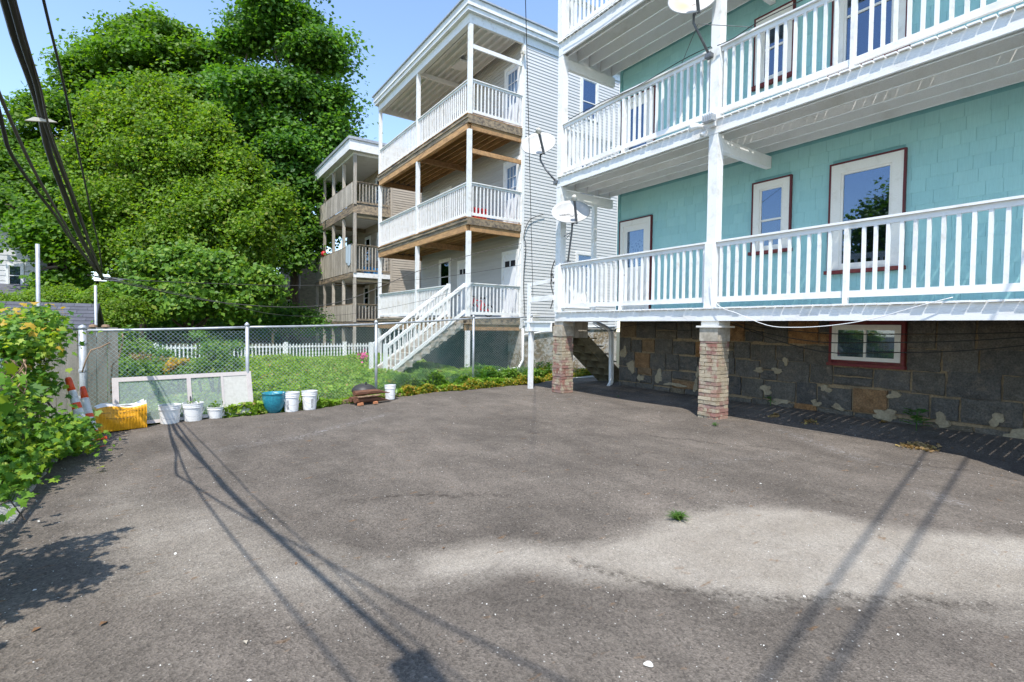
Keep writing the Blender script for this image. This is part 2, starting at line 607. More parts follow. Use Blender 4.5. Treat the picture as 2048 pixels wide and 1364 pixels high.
def m_glass(refl=.35, tint=(.44, .53, .68)):
    mt, t, out = nt('window_glass')
    tr = N(t, 'BsdfTransparent')
    tr.inputs[0].default_value = (.75, .8, .85, 1)
    gl = N(t, 'BsdfGlossy')
    gl.inputs['Roughness'].default_value = .015
    gl.inputs['Color'].default_value = (*tint, 1)
    lw = N(t, 'LayerWeight')
    lw.inputs[0].default_value = .12
    a = N(t, 'Math', operation='ADD', use_clamp=True)
    t.links.new(lw.outputs['Fresnel'], a.inputs[0])
    a.inputs[1].default_value = refl
    mx = N(t, 'MixShader')
    t.links.new(a.outputs[0], mx.inputs[0])
    t.links.new(tr.outputs[0], mx.inputs[1])
    t.links.new(gl.outputs[0], mx.inputs[2])
    t.links.new(mx.outputs[0], out.inputs[0])
    return mt


def m_screen():
    mt, t, out = nt('insect_screen')
    tr = N(t, 'BsdfTransparent')
    di = N(t, 'BsdfDiffuse')
    di.inputs[0].default_value = (.40, .47, .45, 1)
    mx = N(t, 'MixShader')
    mx.inputs[0].default_value = .30
    t.links.new(tr.outputs[0], mx.inputs[1])
    t.links.new(di.outputs[0], mx.inputs[2])
    t.links.new(mx.outputs[0], out.inputs[0])
    return mt


def m_lace():
    mt, t, out = nt('lace_curtain')
    v = coords(t)
    vo = N(t, 'TexVoronoi', feature='DISTANCE_TO_EDGE')
    vo.inputs['Scale'].default_value = 14
    t.links.new(v, vo.inputs['Vector'])
    c = ramp(t, vo.outputs['Distance'], [(.10, (.45, .47, .47)), (.17, (.07, .10, .12))])
    p = N(t, 'BsdfPrincipled')
    t.links.new(c, p.inputs['Base Color'])
    p.inputs['Roughness'].default_value = .9
    t.links.new(p.outputs[0], out.inputs[0])
    return mt


def m_dish(rust):
    mt, t, out = nt('dish_face_rusty' if rust else 'dish_face')
    p = N(t, 'BsdfPrincipled')
    v = coords(t, kind='obj')
    c = ramp(t, noise(t, v, 5, 4), [(.35, (.40, .40, .39)), (.7, (.47, .47, .455))])
    if rust:
        ln = N(t, 'VectorMath', operation='DISTANCE')
        t.links.new(v, ln.inputs[0])
        ln.inputs[1].default_value = (-.14, -.02, .05)
        nn = noise(t, v, 6, 4)
        ma = N(t, 'Math', operation='MULTIPLY_ADD')
        t.links.new(nn, ma.inputs[0])
        ma.inputs[1].default_value = .10
        t.links.new(ln.outputs['Value'], ma.inputs[2])
        c = mixc(t, ramp(t, ma.outputs[0], [(.06, g(.9)), (.30, g(0))]), c, (.55, .30, .13))
    t.links.new(c, p.inputs['Base Color'])
    p.inputs['Roughness'].default_value = .45
    t.links.new(p.outputs[0], out.inputs[0])
    return mt


M['shingle'] = m_shingle()
M['stone'] = m_stone()
M['rubble'] = m_rubble()
M['brick'] = m_brick()
M['asphalt'] = m_asphalt()
M['glass'] = m_glass(.22)
M['screen'] = m_screen()
M['lace'] = m_lace()
M['dish'] = m_dish(False)
M['dish_rust'] = m_dish(True)
M['teal'] = mat('teal_wall', (.20, .44, .46), (.16, .36, .37), 4, .4, .7, .7)
M['leaf_dark'] = leafmat('maple_leaves', [(0, (.055, .135, .012)), (.5, (.095, .205, .017)), (.85, (.14, .265, .020)), (1, (.19, .31, .03))], .50, clump=.25, cscale=.5)
M['leaf_mid'] = leafmat('tall_tree_leaves', [(0, (.042, .125, .020)), (.5, (.078, .19, .024)), (1, (.14, .27, .028))], .50, clump=.25, cscale=.5)
M['leaf_light'] = leafmat('cherry_leaves', [(0, (.085, .170, .012)), (.5, (.150, .265, .020)), (.9, (.21, .33, .028)), (1, (.26, .27, .05))], .52, clump=.22, cscale=.8)
M['leaf_maple'] = leafmat('young_maple_leaves', [(0, (.055, .145, .018)), (.45, (.10, .235, .024)), (.75, (.19, .33, .03)), (1, (.34, .42, .03))], .42)
M['leaf_tip'] = leafmat('orange_shoot_leaves', [(0, (.42, .42, .03)), (.5, (.50, .36, .04)), (1, (.52, .22, .05))], .4)
M['leaf_vine'] = leafmat('vine_leaves', [(0, (.065, .15, .018)), (.5, (.11, .23, .025)), (.9, (.18, .31, .03)), (1, (.24, .29, .04))], .38)
M['leaf_yard'] = leafmat('yard_weeds', [(0, (.13, .24, .018)), (.5, (.21, .35, .030)), (.85, (.28, .42, .04)), (.94, (.30, .33, .08)), (1, (.36, .25, .10))], .38, clump=.22, cscale=1.6)
M['leaf_yellow'] = leafmat('yellowing_groundcover', [(0, (.09, .18, .02)), (.4, (.19, .27, .03)), (.7, (.40, .34, .03)), (1, (.42, .20, .035))], .35)
M['leaf_fern'] = leafmat('fern_leaves', [(0, (.035, .12, .02)), (1, (.07, .19, .03))], .4)
M['dry'] = leafmat('dry_plants', [(0, (.20, .13, .06)), (.6, (.38, .26, .12)), (1, (.46, .36, .12))], .3, tint=(1, .9, .6))
M['grassm'] = leafmat('grass_blades', [(0, (.05, .13, .02)), (1, (.11, .20, .04))], .35)


# ------------------------------------------------------------------ ground, asphalt
MB().box(-150, 150, -60, 220, -.5, -.06).build('ground', M['ground'], kind='structure')

EDGE = np.array([(-1.08, 9.1), (-.77, 9.15), (-.21, 9.38), (1.16, 9.50), (2.33, 9.66), (3.01, 10.08), (4.07, 10.39), (5.56, 10.71),
                 (7.15, 10.99), (8.21, 11.07), (9.23, 11.39), (10.6, 11.8), (12.3, 12.2), (14, 12.4)])


def edgeY(x):
    return np.interp(x, EDGE[:, 0], EDGE[:, 1])


def gz(x, y):
    """height of the asphalt: flat, with a fillet rising to the stone wall"""
    x = np.asarray(x, float)
    y = np.asarray(y, float)
    s = np.clip((x - 8.35) / 1.05, 0, 1)
    z = .13 * s * s * (3 - 2 * s)
    z = z * np.clip((11.5 - y) / 2.5, 0, 1)
    z = z + .012 * np.sin(x * 1.3 + y * .7) + .008 * np.sin(x * 3.1 - y * 1.9)
    z = z + .10 * np.exp(-((x - 3.9) / 2.6) ** 2 - ((y - 1.8) / 1.1) ** 2) * 0
    return z


def sdist(poly, X, Y):
    poly = np.array(poly)
    n = len(poly)
    d = np.full(X.shape, 1e9)
    ins = np.zeros(X.shape, bool)
    for i in range(n):
        a, b = poly[i], poly[(i + 1) % n]
        e = b - a
        wx, wy = X - a[0], Y - a[1]
        tt = np.clip((wx * e[0] + wy * e[1]) / (e @ e), 0, 1)
        d = np.minimum(d, np.hypot(wx - e[0] * tt, wy - e[1] * tt))
        c = ((a[1] <= Y) & (b[1] > Y)) | ((b[1] <= Y) & (a[1] > Y))
        with np.errstate(divide='ignore', invalid='ignore'):
            xi = a[0] + (Y - a[1]) / (b[1] - a[1]) * e[0]
        ins ^= c & (X < xi)
    return np.where(ins, d, -d)


def make_asphalt():
    nx, ny = 300, 330
    xs = np.concatenate([np.linspace(-1.08, 9.6, nx - 40), np.linspace(9.64, 13.5, 40)])
    V = np.zeros((nx, ny, 3))
    for i, x in enumerate(xs):
        y1 = edgeY(x) + .035 * math.sin(x * 5.1) + .03 * math.sin(x * 13.7) + .02 * math.sin(x * 31)
        y0 = -3.5 if x < 9.56 else 9.0
        ys = y0 + (y1 - y0) * np.linspace(0, 1, ny)
        V[i, :, 0] = x
        V[i, :, 1] = ys
    # ragged left side
    k = np.clip(1 - (xs + 1.08) / .3, 0, 1)[:, None]
    V[:, :, 0] += k * (.05 * np.sin(V[:, :, 1] * 2.3) + .03 * np.sin(V[:, :, 1] * 7.7))
    X, Y = V[:, :, 0], V[:, :, 1]
    V[:, :, 2] = gz(X, Y)
    idx = np.arange(nx * ny).reshape(nx, ny)
    q = np.stack([idx[:-1, :-1], idx[1:, :-1], idx[1:, 1:], idx[:-1, 1:]], -1).reshape(-1, 4)
    # skirt
    verts = V.reshape(-1, 3)
    rim = np.concatenate([idx[:, -1], idx[0, :][::-1]])
    low = verts[rim].copy()
    low[:, 2] = -.1
    base = len(verts)
    verts = np.concatenate([verts, low])
    L = len(idx[:, -1])
    sk = [[idx[i, -1], idx[i + 1, -1], base + i + 1, base + i] for i in range(L - 1)]
    r2 = idx[0, :][::-1]
    sk += [[r2[i], r2[i + 1], base + L + i + 1, base + L + i] for i in range(len(r2) - 1)]
    q = np.concatenate([q, np.array(sk)])
    me = np_mesh('asphalt_lot', verts, q.ravel(), np.full(len(q), 4), M['asphalt'], True)

    def P(*pts): return [tuple(atZ(a, b)[:2]) for a, b in pts]
    light = [(P((830, 1100), (960, 1078), (1150, 1088), (1260, 1060), (1350, 1026), (1450, 1014), (1620, 1016), (1720, 1040), (1830, 1058),
                (2048, 1078), (2300, 1090), (2300, 1220), (2048, 1205), (1800, 1205), (1500, 1198), (1350, 1175), (1180, 1165), (1040, 1140), (900, 1160), (820, 1150)), .85, .24),
             (P((230, 960), (330, 1000), (470, 1010), (560, 1060), (700, 1110), (900, 1120), (980, 1150), (800, 1200), (640, 1240), (420, 1220), (250, 1190), (160, 1100), (170, 1000)), .50, .5),
             (P((500, 1100), (640, 1080), (860, 1130), (700, 1180)), .35, .12),
             (P((1800, 1110), (2048, 1160), (2400, 1200), (2400, 1280), (1900, 1250)), .35, .2)]
    dust = np.zeros(len(verts))
    for poly, amt, w in light:
        d = sdist(poly, verts[:, 0], verts[:, 1])
        dust = np.maximum(dust, amt * np.clip(d / w + .35, 0, 1))
    streak = np.zeros(len(verts))
    for a, b, w, amt in (((590, 878), (770, 828), .10, 1), ((440, 900), (640, 866), .12, .5), ((1560, 860), (1720, 915), .12, .8), ((1860, 985), (1920, 1010), .1, .9),
                         ((1790, 925), (1900, 945), .12, .5), ((1380, 930), (1580, 905), .12, .35), ((2000, 1105), (2048, 1125), .1, .6)):
        A, B = atZ(*a)[:2], atZ(*b)[:2]
        e = B - A
        tt = np.clip(((verts[:, 0] - A[0]) * e[0] + (verts[:, 1] - A[1]) * e[1]) / (e @ e), 0, 1)
        d = np.hypot(verts[:, 0] - A[0] - e[0] * tt, verts[:, 1] - A[1] - e[1] * tt)
        streak = np.maximum(streak, amt * np.exp(-(d / w) ** 2))
    crack = np.zeros(len(verts))
    for line in (((1150, 1120), (1240, 1142), (1330, 1166), (1450, 1180), (1560, 1190), (1700, 1192), (1850, 1196), (1985, 1206)), ((1780, 922), (1860, 930), (1930, 938), (2048, 962)),
                 ((1300, 870), (1440, 884), (1560, 898)), ((690, 1000), (860, 985), (1010, 992)), ((1400, 1022), (1440, 1014))):
        pts = [atZ(*q)[:2] for q in line]
        for A, B in zip(pts[:-1], pts[1:]):
            e = B - A
            L = math.hypot(*e)
            tt = np.clip(((verts[:, 0] - A[0]) * e[0] + (verts[:, 1] - A[1]) * e[1]) / (e @ e), 0, 1)
            wob = .03 * np.sin(tt * L * 9) + .015 * np.sin(tt * L * 31)
            d = np.hypot(verts[:, 0] - A[0] - e[0] * tt + wob, verts[:, 1] - A[1] - e[1] * tt + wob)
            crack = np.maximum(crack, .9 * np.exp(-(d / .035) ** 2))
    for nm, arr in (('dust', dust), ('streak', streak), ('crack', crack)):
        at = me.attributes.new(nm, 'FLOAT', 'POINT')
        at.data.foreach_set('value', arr.astype(np.float32))
    o = bpy.data.objects.new('asphalt_lot', me)
    add(o)
    o['kind'] = 'structure'


make_asphalt()
# concrete path between the houses and broken kerb on the left
MB().box(8.9, 14, 11.55, 13.2, -.1, .02).build('path', M['concrete'], kind='structure')
kb = thing('concrete_edging', 'broken strip of pale concrete along the left edge of the asphalt', 'kerb', (-1.1, 6.2, 0))
yy = 5.0
while yy < 7.6:
    L = random.uniform(.25, .5)
    x0 = -1.22 + random.uniform(-.03, .03)
    j = lambda: random.uniform(-.03, .03)
    MB().hexa([(x0 + j(), yy, -.1), (x0 + .22 + j(), yy + j(), -.1), (x0 + .22 + j(), yy + L, -.1), (x0 + j(), yy + L, -.1),
               (x0 + j(), yy, .035), (x0 + .2 + j(), yy + j(), .02), (x0 + .2 + j(), yy + L, .02), (x0 + j(), yy + L, .04)]).build('slab', M['concrete'], kb)
    yy += L + .02
tb = thing('timber_edging', 'thin pale timber edging lying between the asphalt and the weedy yard', 'edging', (2.5, 9.8, 0))
for a, b in (((1.9, 9.64), (3.0, 10.1)), ((3.75, 10.36), (5.3, 10.72))):
    MB().beam((a[0], a[1] + .05, .03), (b[0], b[1] + .05, .035), .035, .07).build('board', M['timber_l'], tb)


# ------------------------------------------------------------------ generic builders
def wall_window(parent, F, u0, u1, z0, z1, trim=None, cas=.11, cmat='cream', sill='sill_red', mid=.5, curtain=None, name='window', slide=False, inner='black', n=0.0):
    """window standing proud of a wall: casing as the part; trim, sash, panes and sill as its pieces"""
    mb = MB()
    mb.fbox(F, u0, u0 + cas, n, n + .055, z0, z1).fbox(F, u1 - cas, u1, n, n + .055, z0, z1)
    mb.fbox(F, u0 + cas, u1 - cas, n, n + .055, z1 - cas, z1).fbox(F, u0 + cas, u1 - cas, n, n + .05, z0, z0 + cas * .5)
    w = mb.build(name, M[cmat], parent)
    a0, a1, b0, b1 = u0 + cas, u1 - cas, z0 + cas * .5, z1 - cas
    MB().fbox(F, a0, a1, n + .001, n + .006, b0, b1).build('dark_backing', M[inner], w)  # near-black sheet behind the glass, standing in for the unlit room
    s = .035
    mb = MB()
    mb.fbox(F, a0, a0 + s, n + .006, n + .036, b0, b1).fbox(F, a1 - s, a1, n + .006, n + .036, b0, b1)
    mb.fbox(F, a0 + s, a1 - s, n + .006, n + .036, b1 - s, b1).fbox(F, a0 + s, a1 - s, n + .006, n + .036, b0, b0 + s)
    zm = b0 + (b1 - b0) * (mid or .5)
    if slide:
        um = (a0 + a1) / 2
        mb.fbox(F, um - s / 2, um + s / 2, n + .007, n + .042, b0 + s, b1 - s)
    elif mid:
        mb.fbox(F, a0 + s, a1 - s, n + .007, n + .042, zm - s / 2, zm + s / 2)
    mb.build('sash', M[cmat], w)
    if curtain:
        MB().fbox(F, a0 + s, a1 - s, n + .008, n + .012, b0 + s if curtain != 'blind' else b0 + (b1 - b0) * .45, b1 - s).build('curtain', M[curtain], w)
    if slide:
        parts = [(a0 + s, um - s / 2, b0 + s, b1 - s), (um + s / 2, a1 - s, b0 + s, b1 - s)]
    elif mid:
        parts = [(a0 + s, a1 - s, b0 + s, zm - s / 2), (a0 + s, a1 - s, zm + s / 2, b1 - s)]
    else:
        parts = [(a0 + s, a1 - s, b0 + s, b1 - s)]
    for i, (p0, p1, q0, q1) in enumerate(parts):
        MB().fbox(F, p0, p1, n + .016 + .006 * i, n + .020 + .006 * i, q0, q1).build('pane', M['glass'], w)
    if trim:
        tw = .03
        mb = MB()
        mb.fbox(F, u0 - tw, u0 - .001, n, n + .062, z0, z1 + tw).fbox(F, u1 + .001, u1 + tw, n, n + .062, z0, z1 + tw)
        mb.fbox(F, u0 - .001, u1 + .001, n, n + .062, z1 + .001, z1 + tw)
        mb.build('trim', M[trim], w)
    if sill:
        MB().fbox(F, u0 - .06, u1 + .06, n, n + .10, z0 - .06, z0 - .001).build('sill', M[sill], w)
    return w


def split_spans(u0, u1, opens, z0, z1):
    spans = [(u0, u1)]
    for (a, b, c, d) in opens:
        if min(z1, d) - max(z0, c) > .35 * (z1 - z0):
            ns = []
            for (s, e) in spans:
                if b <= s or a >= e: ns.append((s, e)); continue
                if a > s: ns.append((s, a))
                if b < e: ns.append((b, e))
            spans = ns
    return [(s, e) for s, e in spans if e - s > .03]


def lap_siding(parent, F, u0, u1, z0, z1, pitch, opens, mt, t=.022):
    n = int(round((z1 - z0) / pitch))
    pitch = (z1 - z0) / n
    for i in range(n):
        a, b = z0 + i * pitch, z0 + (i + 1) * pitch
        for (s, e) in split_spans(u0, u1, opens, a, b):
            MB().hexa([F.p(s, 0, a), F.p(e, 0, a), F.p(e, t, a), F.p(s, t, a),
                       F.p(s, 0, b), F.p(e, 0, b), F.p(e, .004, b + .006), F.p(s, .004, b + .006)]).build('siding_board', M[mt], parent)


_bal = {}


def baluster_mesh(h, w, mt, key='baluster'):
    k = (round(h, 3), w, mt)
    if k not in _bal:
        _bal[k] = MB().box(-w / 2, w / 2, -w / 2, w / 2, 0, h).mesh(key, M[mt])
    return _bal[k]


def railing(parent, a, b, zb, zt, sp=.142, w=.04, mt='white', rail_w=.09, top_h=.10, bot_h=.09, wide=None, zfloor=None, sag=0.0, jitter=.004):
    """rail from plan point a to b; the two rails are the part, every baluster a piece of it"""
    a, b = Vector(a), Vector(b)
    d = b - a
    L = d.length
    dn = d.normalized()
    mb = MB()
    mb2 = MB()
    n = max(1, int(L / .6)) if sag else 1

    def S(s): return -sag * math.sin(PI * s) + sag * .4 * math.sin(2 * PI * s * 1.7)
    for i in range(n):
        s0, s1 = i / n, (i + 1) / n
        p, q = a + d * s0, a + d * s1
        mb.beam((p.x, p.y, zt - top_h * .62 + S(s0) * .5), (q.x, q.y, zt - top_h * .62 + S(s1) * .5), rail_w * .5, top_h * .74)
        mb.beam((p.x, p.y, zt - .013 + S(s0) * .5), (q.x, q.y, zt - .013 + S(s1) * .5), rail_w * 1.25, .03)
        mb2.beam((p.x, p.y, zb + bot_h / 2 + S(s0) * .3), (q.x, q.y, zb + bot_h / 2 + S(s1) * .3), rail_w * .55, bot_h)
    r = mb.build('railing', M[mt + '_h' if mt + '_h' in M else mt], parent)
    mb2.build('bottom_rail', M[mt + '_h' if mt + '_h' in M else mt], r)
    h = zt - top_h - zb - bot_h + .02
    me = baluster_mesh(h, w, mt)
    k = int(L / sp)
    ang = math.atan2(d.y, d.x)
    for i in range(k + 1):
        s = (i + .5) * L / (k + 1)
        if wide and any(abs(s - x) < .09 for x in wide): continue
        p = a + dn * s
        inst('baluster', me, (p.x + random.uniform(-1, 1) * jitter, p.y + random.uniform(-1, 1) * jitter, zb + bot_h - .01),
             r, (random.uniform(-.004, .004), random.uniform(-.004, .004), ang))
    if wide:
        for x in wide:
            p = a + dn * x
            MB().beam((p.x, p.y, (zfloor or zb) + .0), (p.x, p.y, zt - top_h), .10, .045, (dn.x, dn.y, 0)).build('stile', M[mt], r)
    return r


def blob_poly(F, uc, zc, ru, rz, n0, n1, k=14):
    """irregular smear as a thin prism"""
    mb = MB()
    ph = [random.uniform(0, 6.28) for _ in range(3)]
    fr, bk = [], []
    for i in range(k):
        a = 2 * PI * i / k
        r = 1 + .28 * math.sin(2 * a + ph[0]) + .2 * math.sin(3 * a + ph[1]) + .15 * math.sin(5 * a + ph[2]) + random.uniform(-.1, .1)
        fr.append(F.p(uc + ru * r * math.cos(a), n1, zc + rz * r * math.sin(a)))
        bk.append(F.p(uc + ru * r * 1.08 * math.cos(a), n0, zc + rz * r * 1.08 * math.sin(a)))
    b = len(mb.v)
    mb.v += fr + bk
    mb.f.append(tuple(range(k)))
    for i in range(k):
        j = (i + 1) % k
        mb.f.append((i, j, k + j, k + i))
    return mb


# ------------------------------------------------------------------ teal house
XW = 9.45
FT = Fr((XW, 0, 0), (0, 1, 0), (-1, 0, 0))
teal = thing('teal_house', 'teal shingled triple decker with white porches on a dark stone foundation', 'house', (XW, 4, 0))
MB().box(XW, 17.5, -3.2, 9.1, 1.76, 12.5).build('wall', M['teal'], teal)
YT0, YT1 = -1.0, 9.07
# openings u0,u1,z0,z1
door1 = (8.02, 9.04, 1.92, 4.22)
mid1 = (4.84, 5.53, 3.06, 4.36)
big1 = (3.11, 4.14, 2.58, 4.36)
door2 = (7.99, 9.05, 5.12, 7.2)
mid2 = (4.87, 5.57, 6.24, 7.50)
big2 = (3.15, 4.18, 5.95, 8.0)
OPT = [door1, mid1, big1, door2, mid2, big2]
cands = []
for (za, zb_) in ((1.93, 4.84), (5.12, 7.92)):
    n = int(round((zb_ - za) / .193))
    ph = (zb_ - za) / n
    for i in range(n):
        a, b = za + i * ph, za + (i + 1) * ph
        u = YT0 - random.uniform(0, .3)
        while u < YT1:
            w = random.choice((.18, .22, .26, .30, .34)) * random.uniform(.93, 1.07)
            for (s, e) in split_spans(max(u, YT0), min(u + w, YT1), OPT, a, b):
                cands.append((s, e, a, b))
            u += w
cands.sort(key=lambda c: (XW ** 2 + ((c[0] + c[1]) / 2) ** 2 + ((c[2] + c[3]) / 2 - 1.56) ** 2) + (1000 if c[1] < 1.0 or (c[2] > 6.6 and c[0] < 2.4) else 0))


def shingle_hexa(mb, s, e, a, b):
    t = .008 + random.uniform(-.001, .002)
    dz = random.uniform(-.002, .002)
    gp = .0015
    mb.hexa([FT.p(s + gp, 0, a + dz), FT.p(e - gp, 0, a + dz), FT.p(e - gp, t, a + dz), FT.p(s + gp, t, a + dz),
             FT.p(s + gp, 0, b + .005), FT.p(e - gp, 0, b + .005), FT.p(e - gp, .004, b + .005), FT.p(s + gp, .004, b + .005)])
    return mb


for c in cands[:295]:
    shingle_hexa(MB(), *c).build('shingle', M['shingle'], teal)
mb = MB()
for c in cands[295:]:
    shingle_hexa(mb, *c)
mb.build('shingle_field', M['shingle'], teal, kind='stuff')
# corner board, watertable
MB().fbox(FT, 9.05, 9.12, -.02, .035, 1.72, 12).build('corner_board', M['teal'], teal)
wall_window(teal, FT, *mid1[:2], mid1[2], mid1[3], 'red', .12, mid=.46, curtain=None)
wall_window(teal, FT, *big1[:2], big1[2], big1[3], 'red', .15, mid=None)
wall_window(teal, FT, *mid2[:2], mid2[2], mid2[3], 'red', .14, mid=.52)
wall_window(teal, FT, *big2[:2], big2[2], big2[3], 'red', .16, mid=.42, cmat='cream')
for (u0, u1, z0, z1), glass_lo, cur in ((door1, 3.05, 'lace'), (door2, 5.5, None)):
    mb = MB()
    mb.fbox(FT, u0 + .03, u0 + .13, 0, .05, z0, z1 - .03).fbox(FT, u1 - .13, u1 - .03, 0, .05, z0, z1 - .03).fbox(FT, u0 + .13, u1 - .13, 0, .05, z1 - .15, z1 - .03)
    d = mb.build('door', M['cream'], teal)
    a0, a1, b1 = u0 + .13, u1 - .13, z1 - .15
    mb = MB()
    mb.fbox(FT, a0, a0 + .12, .001, .03, z0, b1).fbox(FT, a1 - .12, a1, .001, .03, z0, b1)
    mb.fbox(FT, a0 + .12, a1 - .12, .001, .03, b1 - .14, b1).fbox(FT, a0 + .12, a1 - .12, .001, .03, z0, glass_lo)
    mb.build('door_leaf', M['cream'], d)
    MB().fbox(FT, a0 + .12, a1 - .12, .001, .006, glass_lo, b1 - .14).build('dark_backing', M['black'], d)  # dark sheet in place of the unlit room behind the door glass
    if cur:
        MB().fbox(FT, a0 + .13, a1 - .13, .008, .011, glass_lo + .02, b1 - .16).build('curtain', M[cur], d)
        MB().fbox(FT, a0 + .13, a1 - .13, .0125, .0145, b1 - .38, b1 - .16).build('valance', M['curtain'], d)
    MB().fbox(FT, a0 + .12, a1 - .12, .017, .021, glass_lo, b1 - .14).build('pane', M['glass'], d)
    mb = MB()
    mb.fbox(FT, u0, u0 + .029, 0, .058, z0, z1).fbox(FT, u1 - .029, u1, 0, .058, z0, z1).fbox(FT, u0 + .029, u1 - .029, 0, .058, z1 - .029, z1)
    mb.build('trim', M['red'], d)
    MB().tube([FT.p(a1 - .06, .03, z0 + .95), FT.p(a1 - .06, .08, z0 + .95)], .022, 8).build('handle', M['darkmetal'], d)

# foundation with its blocks
fnd = MB().box(XW + .045, 17, -3.0, 9.05, -.1, 1.755).build('foundation', M['mortar'], teal)
FFn = Fr((XW + .045, 0, 0), (0, 1, 0), (-1, 0, 0))
basewin = (3.02, 4.10, 1.0, 1.74)


def rock_block(F, u0, u1, z0, z1, mat_, parent, name='stone', depth=.055, grid=6):
    mb = MB()
    fr = {}
    for i in range(grid):
        for j in range(grid):
            s, q = i / (grid - 1), j / (grid - 1)
            edge = min(s, 1 - s, q, 1 - q)
            dpt = depth * (.55 + .45 * min(1, edge * 4)) + random.uniform(-.4, .5) * depth * .45 * (1 if edge > 0 else .4)
            du = random.uniform(-.008, .008)
            dz = random.uniform(-.008, .008)
            fr[i, j] = len(mb.v)
            mb.v.append(F.p(u0 + (u1 - u0) * s + du, dpt, z0 + (z1 - z0) * q + dz))
    for i in range(grid - 1):
        for j in range(grid - 1):
            mb.f.append((fr[i, j], fr[i, j + 1], fr[i + 1, j + 1], fr[i + 1, j]))
    ring = [(i, 0) for i in range(grid)] + [(grid - 1, j) for j in range(1, grid)] + [(i, grid - 1) for i in range(grid - 2, -1, -1)] + [(0, j) for j in range(grid - 2, 0, -1)]
    bk = []
    for (i, j) in ring:
        bk.append(len(mb.v))
        s, q = i / (grid - 1), j / (grid - 1)
        mb.v.append(F.p(u0 + (u1 - u0) * s, -.04, z0 + (z1 - z0) * q))
    for k in range(len(ring)):
        k2 = (k + 1) % len(ring)
        mb.f.append((fr[ring[k]], fr[ring[k2]], bk[k2], bk[k]))
    return mb.build(name, mat_, parent, smooth=False)


rows = [(-.02, .22), (.245, .60), (.625, .96), (.985, 1.30), (1.325, 1.74)]
for ri, (a, b) in enumerate(rows):
    u = .2 - random.uniform(0, .3)
    while u < 9.03:
        w = random.uniform(.30, .62) * (1.1 if ri in (1, 4) else 1)
        for (s, e) in split_spans(u, min(u + w, 9.03), [basewin], a, b):
            if e - s > .08:
                aa, bb = a + random.uniform(-.03, .025), b + random.uniform(-.03, .025)
                bb = min(bb, 1.745)
                if random.random() < .12:
                    mid_ = (aa + bb) / 2
                    rock_block(FFn, s + .016, e - .014, aa, mid_ - .012, M['stone'], fnd)
                    rock_block(FFn, s + .016, e - .014, mid_ + .012, bb, M['stone'], fnd)
                else:
                    rock_block(FFn, s + .016, e - .014, aa, bb, M['stone'], fnd)
        u += w
for (uc, zc, ru, rz) in ((8.85, .95, .10, .18), (8.6, .62, .16, .14), (8.3, .36, .10, .10), (7.75, .45, .09, .22), (7.3, .3, .28, .05), (6.75, .33, .05, .2), (6.7, .62, .06, .12),
                         (5.35, .78, .12, .05), (5.0, .80, .14, .05), (4.85, .98, .05, .09), (5.2, .42, .14, .09), (4.95, .22, .2, .06), (4.15, .55, .09, .07), (4.3, .28, .08, .07),
                         (3.95, .26, .1, .06), (3.3, .23, .18, .07), (3.15, .56, .11, .06), (3.2, .22, .13, .1), (2.55, .25, .1, .12), (1.95, .36, .09, .1), (1.75, .15, .2, .1), (1.35, .5, .07, .08)):
    blob_poly(FFn, uc, zc, ru * .85, rz * .85, .0, .062 + random.uniform(0, .008)).build('mortar_patch', M['patch'], fnd)
wall_window(teal, FFn, 3.07, 4.05, 1.07, 1.66, None, .05, cmat='cream', sill=None, slide=True, curtain='curtain', n=.06)
mb = MB()
mb.fbox(FFn, 3.02, 3.069, .0, .10, 1.02, 1.72).fbox(FFn, 4.051, 4.10, .0, .10, 1.02, 1.72).fbox(FFn, 3.069, 4.051, .0, .10, 1.661, 1.72).fbox(FFn, 3.0, 4.12, .0, .13, .97, 1.019)
mb.fbox(FFn, 3.069, 4.051, .0, .058, 1.02, 1.661)
mb.build('window_surround', M['sill_red'], teal)

# decks
XD0, XD1 = 7.66, 9.44
YD0, YD1 = -2.6, 9.44
board_me = {}


def deck(parent, zb, zt, y0, y1, x0, x1, fm, jm, bm, pitch=.135, gap=.009, njoist=5, lip=.016, bt=.024, y_vis=None, side=True):
    mb = MB()
    mb.box(x0 + .03, x0 + .07, y0, y1, zb, zt - bt - .002)
    mb.box(x0 + .07, x1, y1 - .045, y1 - .005, zb, zt - bt - .002)
    if side: mb.box(x0 + .07, x1, y0 + .005, y0 + .045, zb, zt - bt - .002)
    d = mb.build('deck', fm, parent)
    for k in range(njoist):
        x = x0 + .22 + (x1 - x0 - .26) * k / (njoist - 1)
        MB().box(x - .02, x + .02, y0 + .05, y1 - .05, zb + .03, zt - bt - .002).build('joist', jm, d)
    key = (round(x1 - x0, 3), pitch, bm.name, bt)
    if key not in board_me:
        board_me[key] = MB().box(-lip, x1 - x0, 0, pitch - gap, -bt, 0).mesh('floor_board', bm)
    me = board_me[key]
    y = y0
    i = 0
    while y < y1 - pitch * .5:
        if y_vis is None or y > y_vis:
            inst('floor_board', me, (x0 + random.uniform(-.006, .006), y, zt + random.uniform(-.002, .002)), d)
        y += pitch + random.uniform(-.0045, .0045)
        i += 1
    if y_vis is not None and y_vis > y0:
        MB().box(x0, x1, y0, y_vis, zt - bt, zt).build('floor_panel', bm, d)
    return d


